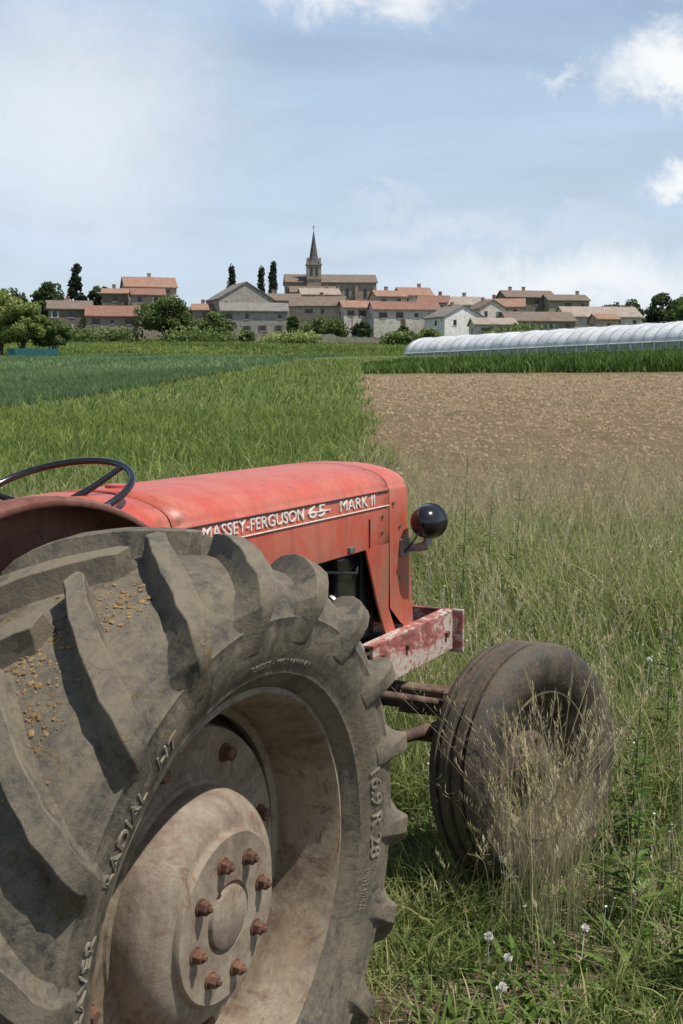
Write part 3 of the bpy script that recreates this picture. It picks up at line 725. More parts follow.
for s_, nm in ((1, 'nose_side_panel'), (-1, 'nose_side_panel_far')):
    P = [(1.775, 1.074), (1.957, 1.074), (1.957, 0.86), (2.03, 0.757), (1.945, 0.757), (1.86, 0.90)]
    V = [Lc(a, s_ * 0.2465, z) for a, z in P] + [Lc(a, s_ * 0.238, z) for a, z in P]
    n_ = len(P); F = [tuple(range(n_)), tuple(range(2 * n_ - 1, n_ - 1, -1))] + [(i, (i + 1) % n_, n_ + (i + 1) % n_, n_ + i) for i in range(n_)]
    o = obj(nm, V, F, M_RED, tractor, False, 0.003); recalc(o)
boxes('grille', [(Lc(2.185 + 0.0, l, 0.97), (0.012, 0.006, 0.36)) for l in np.linspace(-0.17, 0.17, 24)], M_STEEL, tractor)
box('grille_recess', Lc(2.172, 0, 0.97), (0.02, 0.36, 0.38), M_BLKR, tractor)
def sidefn(a0, z0):
    return lambda x, y, z: Vector(Lc(a0 + x, 0.2455 + z, z0 + y))
text_mesh('lettering', 'MASSEY-FERGUSON', 0.53, 0.032, sidefn(0.825, 1.207), M_WHITE, tractor, 0.0025, 0.0)
text_mesh('lettering_number', '65', 0.105, 0.035, sidefn(1.385, 1.206), M_WHITE, tractor, 0.0025, 0.006)
text_mesh('lettering_mark', 'MARK II', 0.25, 0.032, sidefn(1.59, 1.207), M_WHITE, tractor, 0.0025, 0.0)
box('number_stripe', Lc(1.45, 0.2475, 1.221), (0.14, 0.0028, 0.003), M_WHITE, tractor, 0)
for s_ in (1, -1):
    box('trim_lower', Lc(1.33, s_ * 0.2475, 1.196), (1.24, 0.004, 0.003), M_WHITE, tractor, 0.001)
    box('trim_upper', Lc(1.33, s_ * 0.2468, 1.2435), (1.24, 0.004, 0.004), M_BLKR, tractor, 0.001)
    box('vent_seam', Lc(1.80, s_ * 0.2475, 1.12), (0.006, 0.004, 0.09), M_BLKR, tractor, 0.001)
boxes('bonnet_catches', [(Lc(1.66, 0.25, 1.085), (0.035, 0.01, 0.018)), (Lc(0.95, 0.25, 1.085), (0.035, 0.01, 0.018))], M_STEEL, tractor, 0.002)
tube('fuel_cap', [Lc(0.86, -0.02, 1.322), Lc(0.86, -0.02, 1.332)], 0.035, M_RED, tractor, 20)
for i, (a, z) in enumerate(((1.90, 1.165), (1.90, 1.115), (0.735, 1.13), (1.99, 1.20), (2.04, 0.95), (2.04, 1.12))):
    tube('screw', [Lc(a, 0.244, z), Lc(a, 0.2515, z)], 0.006, M_STEEL, tractor, 8)

# engine and running gear
box('engine_block', Lc(1.28, 0, 0.80), (0.62, 0.27, 0.36), M_ENG, tractor, 0.02)
box('cylinder_head', Lc(1.28, 0, 1.00), (0.60, 0.22, 0.08), M_ENG, tractor, 0.012)
box('sump', Lc(1.28, 0, 0.56), (0.60, 0.22, 0.14), M_ENG, tractor, 0.02)
box('gearbox', Lc(0.55, 0, 0.78), (0.86, 0.36, 0.44), M_ENG, tractor, 0.03)
box('rear_housing', Lc(-0.02, 0, 0.78), (0.46, 0.42, 0.48), M_ENG, tractor, 0.04)
tube('axle_trumpet', [Lc(0, -0.58, HUBZ), Lc(0, -0.2, HUBZ), Lc(0, 0.2, HUBZ), Lc(0, 0.58, HUBZ)], [0.075, 0.12, 0.12, 0.075], M_ENG, tractor, 20)
rev('brake_drum', [(0.001, -0.02), (0.16, -0.02), (0.165, 0), (0.16, 0.03), (0.001, 0.03)], 40, M_ENG, tractor, Lc(0, 0.40, HUBZ))
box('radiator', Lc(1.90, 0, 0.98), (0.09, 0.40, 0.42), M_BLKR, tractor, 0.01)
box('battery_box', Lc(1.72, 0.13, 0.96), (0.14, 0.16, 0.20), M_BLACK, tractor, 0.012)
rev('fan_pulley', [(0.001, 0.0), (0.10, 0.0), (0.105, 0.012), (0.085, 0.02), (0.105, 0.03), (0.10, 0.04), (0.001, 0.045)], 40, M_BLKR, tractor, Lc(1.64, 0.0, 0.92), (0, 0, math.radians(90)))
rev('dynamo_pulley', [(0.001, 0.0), (0.045, 0.0), (0.05, 0.01), (0.035, 0.015), (0.05, 0.022), (0.001, 0.03)], 30, M_STEEL, tractor, Lc(1.64, 0.17, 0.90), (0, 0, math.radians(90)))
tube('dynamo', [Lc(1.38, 0.185, 0.90), Lc(1.40, 0.185, 0.90), Lc(1.58, 0.185, 0.90), Lc(1.61, 0.185, 0.90)], [0.04, 0.055, 0.055, 0.035], M_GREYM, tractor, 24)
tube('fuel_filter', [Lc(1.22, 0.19, 0.90), Lc(1.22, 0.19, 1.02)], 0.045, M_BLKR, tractor, 20)
tube('injection_pump', [Lc(1.30, 0.19, 0.80), Lc(1.48, 0.19, 0.80)], 0.05, M_ENG, tractor, 20)
tube('steering_strut', [Lc(1.40, 0.235, 0.785), Lc(1.42, 0.235, 0.785), Lc(1.68, 0.235, 0.765), Lc(1.70, 0.235, 0.765)], [0.03, 0.052, 0.052, 0.03], M_GREYM, tractor, 24)
tube('strut_band', [Lc(1.60, 0.235, 0.771), Lc(1.625, 0.235, 0.769)], [0.056, 0.056], M_STEEL, tractor, 24)
tube('drag_link', [Lc(0.75, 0.28, 0.80), Lc(1.40, 0.26, 0.73), Lc(1.98, 0.40, 0.56)], 0.013, M_BROWNM, tractor)
for i in range(4):
    tube('injector_pipe', [Lc(1.32 + i * .03, 0.19, 0.85), Lc(1.30 + i * .04, 0.24, 0.93), Lc(1.16 + i * .13, 0.20, 1.02), Lc(1.10 + i * .14, 0.10, 1.03)], 0.005, M_STEEL, tractor, 8)
tube('radiator_hose', [Lc(1.52, 0.10, 1.04), Lc(1.64, 0.15, 1.05), Lc(1.76, 0.17, 1.06), Lc(1.87, 0.16, 1.09)], 0.026, M_BLKR, tractor, 16)
tube('lower_hose', [Lc(1.55, 0.15, 0.80), Lc(1.66, 0.19, 0.79), Lc(1.78, 0.19, 0.82), Lc(1.87, 0.16, 0.84)], 0.024, M_BLKR, tractor, 16)
tube('wire_a', [Lc(1.1, 0.2, 1.06), Lc(1.35, 0.225, 1.0), Lc(1.55, 0.21, 1.03), Lc(1.75, 0.225, 1.0), Lc(1.82, 0.2, 1.04)], 0.005, M_BLKR, tractor, 8)
box('head_cover', Lc(1.26, 0.02, 1.055), (0.50, 0.15, 0.05), M_GREYM, tractor, 0.012)
for i in range(5): tube('head_bolt', [Lc(1.02 + i * .12, 0.125, 1.03), Lc(1.02 + i * .12, 0.125, 1.055)], 0.010, M_RUST, tractor, 6, smooth=False)
box('front_casting', Lc(1.93, 0, 0.65), (0.50, 0.30, 0.17), M_BROWNM, tractor, 0.02)
for s_ in (1, -1):
    box('bumper_side_plate', Lc(2.08, s_ * 0.285, 0.705), (0.70, 0.014, 0.135), M_FLAKE, tractor, 0.003)
    box('bumper_lip_top', Lc(2.08, s_ * 0.270, 0.777), (0.70, 0.045, 0.009), M_FLAKE, tractor, 0.002)
    box('plate_spacer', Lc(1.93, s_ * 0.215, 0.68), (0.20, 0.12, 0.08), M_BROWNM, tractor, 0.006)
box('bumper_front_plate', Lc(2.438, 0, 0.705), (0.016, 0.66, 0.155), M_FLAKE, tractor, 0.003)
for a, z in ((1.80, 0.735), (1.80, 0.68), (2.0, 0.73), (2.36, 0.705)):
    tube('plate_bolt', [Lc(a, 0.29, z), Lc(a, 0.303, z)], 0.012, M_RUST, tractor, 6, smooth=False)
box('axle_beam', Lc(2.05, 0, 0.555), (0.075, 0.86, 0.075), M_BROWNM, tractor, 0.008)
for s_ in (1, -1):
    box('axle_extension', Lc(2.035, s_ * 0.42, 0.535), (0.06, 0.32, 0.06), M_BROWNM, tractor, 0.006)
    tube('king_pin', [Lc(2.05, s_ * 0.565, 0.36), Lc(2.05, s_ * 0.55, 0.60)], [0.035, 0.03], M_BROWNM, tractor, 16)
    tube('radius_rod', [Lc(2.02, s_ * 0.48, 0.50), Lc(1.15, s_ * 0.16, 0.50)], 0.020, M_BROWNM, tractor, 12)
    box('steering_arm', Lc(1.96, s_ * 0.50, 0.61), (0.16, 0.035, 0.018), M_BROWNM, tractor, 0.004, (0, 0, math.radians(-20)))
tube('track_rod', [Lc(1.88, -0.48, 0.47), Lc(1.88, 0.52, 0.47)], 0.013, M_BROWNM, tractor)
for s_, nm in ((1, 'headlight_right'), (-1, 'headlight_left')):
    hp = empty(nm, Lc(2.10, s_ * 0.322, 1.132), (0, 0, 0), parent=tractor)
    prof = [(0.001, -0.075), (0.016, -0.073), (0.034, -0.064), (0.050, -0.048), (0.060, -0.025), (0.0635, 0.0), (0.064, 0.022), (0.067, 0.026), (0.067, 0.036), (0.062, 0.040), (0.060, 0.034)]
    rev('shell', [(r * .88, l * .9) for r, l in prof], 48, M_BLACK, hp, (0, 0, 0), (0, 0, math.radians(90)))
    rev('lens', [(r * .88, l * .9) for r, l in [(0.060, 0.034), (0.04, 0.042), (0.001, 0.047)]], 40, M_LENS, hp, (0, 0, 0), (0, 0, math.radians(90)))
    tube('stem', [(0.0, 0, -0.048), (0.0, 0, -0.080)], [0.012, 0.016], M_STEEL, hp)
    tube('bracket', [(0.0, 0.0, -0.080), (-0.01, s_ * 0.04, -0.088), (-0.02, s_ * 0.090, -0.09)], [0.015, 0.013, 0.013], M_GREYM, hp)
    box('bracket_plate', (-0.03, s_ * 0.069, -0.085), (0.06, 0.018, 0.06), M_GREYM, hp, 0.006)
    tube('cable', [(-0.055, 0, -0.02), (-0.08, s_ * 0.02, -0.06), (-0.05, s_ * 0.06, -0.10)], 0.004, M_BLKR, hp, 8)
al = math.radians(21); SC = Vector(Lc(0.565, 0, 1.33))
swp = empty('steering_wheel', SC, (0, -al, 0), parent=tractor)
ring = [(0.19 * math.cos(t), 0.19 * math.sin(t), 0) for t in np.linspace(0, 2 * math.pi, 64, endpoint=False)]
tube('rim', ring, 0.0085, M_BLACK, swp, 12, closed=True)
for k in range(3):
    t = math.radians(90 + 120 * k)
    tube('spoke', [(0.02 * math.cos(t), 0.02 * math.sin(t), -0.035), (0.10 * math.cos(t), 0.10 * math.sin(t), -0.022), (0.188 * math.cos(t), 0.188 * math.sin(t), 0)], [0.010, 0.008, 0.007], M_BLACK, swp, 10)
tube('boss', [(0, 0, -0.06), (0, 0, -0.05), (0, 0, -0.02), (0, 0, -0.012)], [0.02, 0.032, 0.032, 0.02], M_BLACK, swp, 20)
tube('column', [(0, 0, -0.05), (0, 0, -0.55)], 0.019, M_BLKR, swp, 14)
box('instrument_panel', Lc(0.49, 0, 1.14), (0.04, 0.34, 0.20), M_BLKR, tractor, 0.01)
tube('throttle_lever', [Lc(0.52, 0.05, 1.22), Lc(0.50, 0.13, 1.30), Lc(0.52, 0.20, 1.315)], 0.006, M_STEEL, tractor, 8)
def fender(name, s_):
    V, F = [], []
    prof = [(0.37, 0.34, 0), (0.37, 0.60, 0), (0.372, 0.660, 0), (0.378, 0.679, 0), (0.392, 0.689, 0), (0.42, 0.694, 0), (0.45, 0.694, 0), (0.462, 0.688, 0), (0.465, 0.678, 0)]
    n = 48; a0, a1 = math.radians(32), math.radians(175)
    m = len(prof)
    for i in range(n + 1):
        t = a0 + (a1 - a0) * i / n
        for l, r, _ in prof: V.append(Lc(-0.03 + r * math.cos(t), s_ * l, HUBZ - 0.005 + r * math.sin(t)))
    for i in range(n):
        for k in range(m - 1): F.append((i * m + k, i * m + k + 1, (i + 1) * m + k + 1, (i + 1) * m + k))
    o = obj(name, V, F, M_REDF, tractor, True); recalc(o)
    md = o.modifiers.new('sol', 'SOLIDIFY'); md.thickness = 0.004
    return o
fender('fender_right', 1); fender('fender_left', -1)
V, F = [], []
for i in range(13):
    for j in range(13):
        u_, v_ = i / 6 - 1, j / 6 - 1
        q = math.sqrt(u_ * u_ + v_ * v_)
        V.append(Lc(-0.10 + 0.20 * u_, 0.22 * v_, 1.0 + 0.05 * v_ * v_ + (0.16 * max(0, -u_ - 0.3) ** 1.5) - 0.02 * (1 - q)))
for i in range(12):
    for j in range(12): F.append((i * 13 + j, i * 13 + j + 1, (i + 1) * 13 + j + 1, (i + 1) * 13 + j))
o = obj('seat', V, F, M_SEAT, tractor, True); md = o.modifiers.new('s', 'SOLIDIFY'); md.thickness = 0.012
tube('seat_spring', [Lc(-0.1, 0, 0.99), Lc(-0.2, 0, 0.95), Lc(-0.1, 0, 0.93)], 0.03, M_ENG, tractor)
tube('exhaust', [Lc(1.3, -0.14, 0.95), Lc(1.3, -0.26, 0.90), Lc(1.2, -0.27, 0.55), Lc(0.3, -0.27, 0.50)], 0.025, M_RUST, tractor)
for s_ in (1, -1):
    box('footplate', Lc(0.62, s_ * 0.30, 0.55), (0.30, 0.16, 0.012), M_ENG, tractor, 0.003)

# ------------------------------------------------------------------ greenhouse
M_POLY = noisy('polythene', [(0.48, 0.50, 0.50), (0.62, 0.63, 0.63), (0.74, 0.75, 0.74)], 0.6, 0.45, 0.5, 2.5, contrast=(0.3, 0.7), bdist=0.12, detail=10)
M_MESHG = noisy('side_netting', [(0.20, 0.23, 0.20), (0.36, 0.38, 0.36)], 1.2, 0.8)
M_GALV = noisy('galvanised_post', [(0.40, 0.41, 0.41), (0.55, 0.56, 0.56)], 3, 0.5)
def greenhouse():
    p0 = Vector((11.0, 152, 0)); p1 = Vector((50, 88, 0)); d = (p1 - p0); Ln = d.length; ang = math.atan2(d.y, d.x)
    gz0 = 4.0; gz1 = 4.35
    p = empty('greenhouse', (p0.x, p0.y, gz0), (0, 0, ang)); sl = (gz1 - gz0) / Ln
    Wd, Ht, wall = 4.0, 3.25, 1.30
    prof = [(-Wd, wall)] + [(-Wd * math.cos(t), wall + (Ht - wall) * math.sin(t)) for t in np.linspace(0.12, math.pi - 0.12, 18)] + [(Wd, wall)]
    m = len(prof); V, F = [], []; n = 50
    st_ = [(-1.6, 0.55), (-1.1, 0.78), (-0.5, 0.93), (0, 1.0)] + [(Ln * i / (2 * n), 1.0) for i in range(1, 2 * n + 1)]
    for ii_, (xx, k) in enumerate(st_):
        for yy, z in prof:
            sag = (0.05 * math.sin(ii_ * 1.15 + yy) + (0.05 if ii_ % 2 else -0.05))
            V.append((xx, yy * k, sl * xx + wall + (z - wall) * k - (1 - k) * 0.8 + (sag if z > wall else 0)))
    for i in range(len(st_) - 1):
        for k in range(m - 1): F.append((i * m + k, i * m + k + 1, (i + 1) * m + k + 1, (i + 1) * m + k))
    F.append(tuple(range(m))); F.append(tuple((len(st_) - 1) * m + k for k in range(m)))
    o = obj('cover', V, F, M_POLY, p, True); recalc(o)
    V, F = [], []
    for i in range(int(Ln / 1.5) + 1):
        xx = i * 1.5
        for k in range(m - 1):
            (y0_, z0_), (y1_, z1_) = prof[k], prof[k + 1]; b0 = len(V)
            for dx_ in (-0.05, 0.05):
                V.append((xx + dx_, y0_ * 1.02, sl * xx + z0_ + 0.13)); V.append((xx + dx_, y1_ * 1.02, sl * xx + z1_ + 0.13))
            F.append((b0, b0 + 1, b0 + 3, b0 + 2))
    obj('hoops', V, F, M_GALV, p)
    V, F = [], []
    for s_ in (-1, 1):
        b0 = len(V)
        V += [(0, s_ * (Wd - .02), -0.6), (Ln, s_ * (Wd - .02), sl * Ln - 0.6), (Ln, s_ * (Wd - .02), sl * Ln + wall), (0, s_ * (Wd - .02), wall)]; F.append((b0, b0 + 1, b0 + 2, b0 + 3))
    obj('side_netting', V, F, M_MESHG, p)
    L_ = []
    for i in range(int(Ln / 1.5) + 1):
        for s_ in (-1, 1): L_.append(((i * 1.5, s_ * (Wd + 0.03), sl * i * 1.5 + 0.35), (0.12, 0.08, 1.9)))
    boxes('posts', L_, M_POLY, p)
    for zz_ in (wall, 0.65, 0.15):
        for s_ in (-1, 1):
            tube('rail', [(0, s_ * (Wd + 0.05), zz_), (Ln, s_ * (Wd + 0.05), sl * Ln + zz_)], 0.06, M_POLY, p, 6)
greenhouse()

# ------------------------------------------------------------------ village
def wallmat(name, c, sc=1.2):
    return noisy(name, [tuple(v * 0.58 for v in c), c, tuple(min(v * 1.18, 0.85) for v in c)], sc, 0.9, 0.3, 8, contrast=(0.3, 0.7), bdist=0.05, detail=12)
def roofmat(name, c):
    m, nt, b = newmat(name)
    tc = nn(nt, 'ShaderNodeTexCoord').outputs['Object']
    n1 = noise(nt, tc, 0.7, 8, 0.75); n2 = noise(nt, tc, 5, 6, 0.7)
    cc = ramp(nt, [(0.34, tuple(v * 0.50 for v in c)), (0.52, c), (0.68, tuple(min(v * 1.35, .8) for v in c))], math_(nt, 'ADD', math_(nt, 'MULTIPLY', n1.outputs['Fac'], 0.55), math_(nt, 'MULTIPLY', n2.outputs['Fac'], 0.45))).outputs['Color']
    nt.links.new(cc, b.inputs['Base Color']); b.inputs['Roughness'].default_value = 0.9
    wv = nn(nt, 'ShaderNodeTexWave', bands_direction='X'); wv.inputs['Scale'].default_value = 1.4; nt.links.new(tc, wv.inputs['Vector'])
    bp = nn(nt, 'ShaderNodeBump'); bp.inputs['Strength'].default_value = 0.5; bp.inputs['Distance'].default_value = 0.08
    nt.links.new(wv.outputs['Fac'], bp.inputs['Height']); nt.links.new(bp.outputs['Normal'], b.inputs['Normal'])
    return m
W = dict(stone=wallmat('stone_wall', (0.29, 0.245, 0.185)), dstone=wallmat('dark_stone', (0.18, 0.15, 0.11)), tan=wallmat('tan_render', (0.43, 0.36, 0.26)),
         cream=wallmat('cream_render', (0.58, 0.53, 0.44)), white=wallmat('white_render', (0.76, 0.74, 0.69)), grey=wallmat('grey_render', (0.33, 0.305, 0.26)))
Rf = dict(orange=roofmat('tile_orange', (0.30, 0.175, 0.12)), red=roofmat('tile_red', (0.245, 0.125, 0.09)), brown=roofmat('tile_brown', (0.185, 0.14, 0.105)),
          grey=roofmat('tile_grey', (0.21, 0.19, 0.165)), pale=roofmat('tile_pale', (0.33, 0.27, 0.22)), slate=roofmat('slate', (0.10, 0.095, 0.09)))
M_WIN = noisy('window_glass_dark', [(0.02, 0.022, 0.025), (0.05, 0.055, 0.06)], 2, 0.25)
SH = [noisy('shutter_white', [(0.42, 0.42, 0.40), (0.52, 0.52, 0.5)], 2, 0.7), noisy('shutter_brown', [(0.10, 0.06, 0.04), (0.16, 0.10, 0.06)], 2, 0.7), noisy('shutter_blue', [(0.16, 0.22, 0.28), (0.22, 0.30, 0.36)], 2, 0.7)]
M_DOOR = noisy('door_wood', [(0.08, 0.05, 0.03), (0.16, 0.10, 0.06)], 2, 0.8)
M_CHIM = noisy('chimney_brick', [(0.25, 0.14, 0.09), (0.36, 0.25, 0.18)], 3, 0.9)

def house(name, b0, b1, D, ridge, eave, base, depth, orient, wall, roof, rotz=0.0, chim=1, seed=0, rows=None, win=True):
    """b0,b1 bearings and ridge/eave/base elevations (1/1250 rad) as surveyed from the field gate, D distance in metres"""
    rd = random.Random(seed + int(b0 * 7) + int(D))
    x0, x1 = b0 * D / 1250, b1 * D / 1250; wdt = x1 - x0; cx = (x0 + x1) / 2
    zr, ze, zb = (1.58 + e * D / 1250 for e in (ridge, eave, base))
    g = min(float(H(cx, D)), float(H(cx, D - depth / 2))) - 0.5; zb = min(zb, g)
    he, hr = ze - zb, zr - zb
    p = empty(name, (cx, D, zb), (0, 0, rotz)); hw, hd = wdt / 2, depth / 2
    if orient == 'x':
        V = [(-hw, -hd, 0), (hw, -hd, 0), (hw, hd, 0), (-hw, hd, 0), (-hw, -hd, he), (hw, -hd, he), (hw, hd, he), (-hw, hd, he), (-hw, 0, hr), (hw, 0, hr)]
        F = [(0, 1, 5, 4), (2, 3, 7, 6), (1, 2, 6, 9, 5), (3, 0, 4, 8, 7)]
        sl = (hr - he) / hd; o_ = 0.5
        R = []
        for s in (-1, 1):
            e_y, e_z = s * (hd + o_), he - sl * o_ + 0.05
            R += [(-hw - .35, e_y, e_z), (hw + .35, e_y, e_z), (hw + .35, 0, hr + .05), (-hw - .35, 0, hr + .05), (-hw - .35, e_y, e_z + .22), (hw + .35, e_y, e_z + .22), (hw + .35, 0, hr + .27), (-hw - .35, 0, hr + .27)]
    else:
        V = [(-hw, -hd, 0), (hw, -hd, 0), (hw, hd, 0), (-hw, hd, 0), (-hw, -hd, he), (hw, -hd, he), (hw, hd, he), (-hw, hd, he), (0, -hd, hr), (0, hd, hr)]
        F = [(0, 1, 5, 8, 4), (2, 3, 7, 9, 6), (1, 2, 6, 5), (3, 0, 4, 7)]
        sl = (hr - he) / hw; o_ = 0.5; R = []
        for s in (-1, 1):
            e_x, e_z = s * (hw + o_), he - sl * o_ + 0.05
            R += [(e_x, -hd - .35, e_z), (e_x, hd + .35, e_z), (0, hd + .35, hr + .05), (0, -hd - .35, hr + .05), (e_x, -hd - .35, e_z + .22), (e_x, hd + .35, e_z + .22), (0, hd + .35, hr + .27), (0, -hd - .35, hr + .27)]
    obj('walls', V, F, W[wall], p)
    RF = []
    for k in (0, 8): RF += [tuple(k + i for i in f) for f in ((0, 1, 2, 3), (4, 5, 6, 7), (0, 1, 5, 4), (1, 2, 6, 5), (3, 0, 4, 7))]
    o = obj('roof', R, RF, Rf[roof], p); recalc(o)
    Wn, Sn, Fr = [], [], []
    if win:
        nfl = rows or max(1, min(2, int((ze - (1.58 + base * D / 1250)) / 2.6)))
        nx_ = max(1, int(wdt / rd.uniform(3.0, 3.9)))
        for fl in range(nfl):
            zc = he - 1.35 - fl * 2.8
            for i in range(nx_):
                if rd.random() < 0.18: continue
                xc = -hw + wdt * (i + 0.5) / nx_ + rd.uniform(-.25, .25); wh = rd.choice([1.0, 1.3, 1.45]); ww = rd.choice([0.8, 0.95, 1.05])
                Wn.append(((xc, -hd - 0.01, zc), (ww, 0.10, wh)))
                Fr.append(((xc, -hd - 0.045, zc - wh / 2 - 0.06), (ww + 0.3, 0.13, 0.12)))
                if rd.random() < 0.5:
                    for s in (-1, 1): Sn.append(((xc + s * (ww / 2 + 0.24), -hd - 0.04, zc), (0.44, 0.07, wh + 0.08)))
        for s in (-1, 1):
            for fl in range(nfl):
                if depth > 5: Wn.append(((s * (hw + 0.01), rd.uniform(-1, 1), he - 1.35 - fl * 2.8), (0.10, 0.9, 1.2)))
        if Wn: boxes('windows', Wn, M_WIN, p); boxes('sills', Fr or Wn[:1], W['cream'], p)
        if Sn: boxes('shutters', Sn, rd.choice(SH), p)
        dx_ = rd.uniform(-hw * .5, hw * .5)
        boxes('door', [((dx_, -hd - 0.02, he - 1.35 - (nfl - 1) * 2.8 - 0.3 - 1.7 if nfl > 1 else he - 3.3), (1.1, 0.08, 2.1))], M_DOOR, p)
    ch = []
    for i in range(chim):
        t = rd.uniform(-.75, .75)
        if orient == 'x': ch.append(((hw * t, 0.5, hr + 0.4), (0.9, 0.55, 1.6))); ch.append(((hw * t, 0.5, hr + 1.24), (1.05, 0.7, 0.12)))
        else: ch.append(((0.6, hd * t, hr + 0.3), (0.6, 0.8, 1.5))); ch.append(((0.6, hd * t, hr + 1.1), (0.75, 0.95, 0.12)))
    if ch: boxes('chimney', ch, M_CHIM, p)
    return p
C = 341.5
def hs(nm, x0, x1, yr, ye, yb, D, dp, orr, wl, rf, rot=0, ch=1, **k):
    house(nm, x0 - C, x1 - C, D, 385 - yr, 385 - ye, 385 - yb, dp, orr, wl, rf, math.radians(rot), ch, **k)
hs('stone_farmhouse', 52, 94, 303, 311, 333, 300, 8, 'x', 'dstone', 'brown', 12)
hs('stone_barn', 90, 140, 308, 318, 333, 296, 9, 'x', 'stone', 'red', 9, 0)
hs('cream_house', 106, 131, 291, 296, 310, 330, 7, 'x', 'dstone', 'orange', 6, 1)
hs('village_house', 126, 176, 280, 290, 312, 340, 10, 'x', 'tan', 'orange', 16, 1)
hs('village_house', 134, 166, 291, 297, 312, 326, 6, 'x', 'stone', 'red', 12, 0)
hs('stone_cottage', 194, 218, 306, 312, 325, 326, 7, 'x', 'stone', 'orange', 8, 1)
hs('stone_cottage', 176, 199, 309, 314, 325, 330, 6, 'x', 'dstone', 'brown', 0, 0)
hs('gabled_house', 213, 268, 286, 302, 335, 328, 12, 'y', 'grey', 'grey', 22, 0)
hs('village_house', 222, 287, 305, 313, 338, 310, 8, 'x', 'grey', 'grey', 7, 0)
hs('village_house', 262, 300, 296, 303, 330, 335, 8, 'x', 'stone', 'brown', 10, 1)
hs('village_house', 292, 345, 299, 308, 330, 318, 8, 'x', 'tan', 'brown', -6, 1)
hs('village_house', 300, 338, 291, 297, 310, 345, 7, 'x', 'tan', 'pale', 10, 1)
hs('village_house', 340, 378, 303, 310, 333, 314, 8, 'x', 'cream', 'orange', 12, 1)
hs('long_house', 370, 436, 304, 312, 333, 308, 9, 'x', 'cream', 'red', 8, 2)
hs('village_house', 372, 402, 293, 299, 315, 340, 8, 'x', 'tan', 'orange', 14, 1)
hs('village_house', 396, 428, 290, 298, 315, 352, 9, 'x', 'cream', 'orange', 12, 1)
hs('village_house', 418, 447, 298, 305, 320, 335, 8, 'x', 'tan', 'red', -8, 1)
hs('white_gabled_house', 431, 474, 308, 319, 334, 300, 10, 'y', 'white', 'grey', 24, 1)
hs('village_house', 440, 482, 299, 307, 328, 338, 8, 'x', 'stone', 'pale', 12, 1)
hs('village_house', 470, 498, 303, 311, 325, 322, 9, 'y', 'cream', 'brown', 18, 1)
hs('village_house', 484, 522, 301, 309, 325, 334, 8, 'x', 'tan', 'orange', -8, 1)
hs('large_stone_house', 498, 548, 293, 300, 320, 362, 10, 'x', 'dstone', 'brown', 10, 2)
hs('stone_house', 541, 582, 297, 303, 320, 358, 9, 'x', 'stone', 'brown', 8, 1)
hs('low_barn', 500, 568, 314, 323, 332, 285, 9, 'x', 'stone', 'brown', 7, 0)
hs('low_barn', 556, 632, 309, 319, 330, 292, 10, 'x', 'cream', 'pale', 8, 0)
hs('small_shed', 470, 512, 320, 326, 334, 275, 6, 'x', 'cream', 'pale', 6, 0)
hs('small_shed', 590, 612, 316, 321, 330, 280, 6, 'x', 'tan', 'orange', 6, 0)

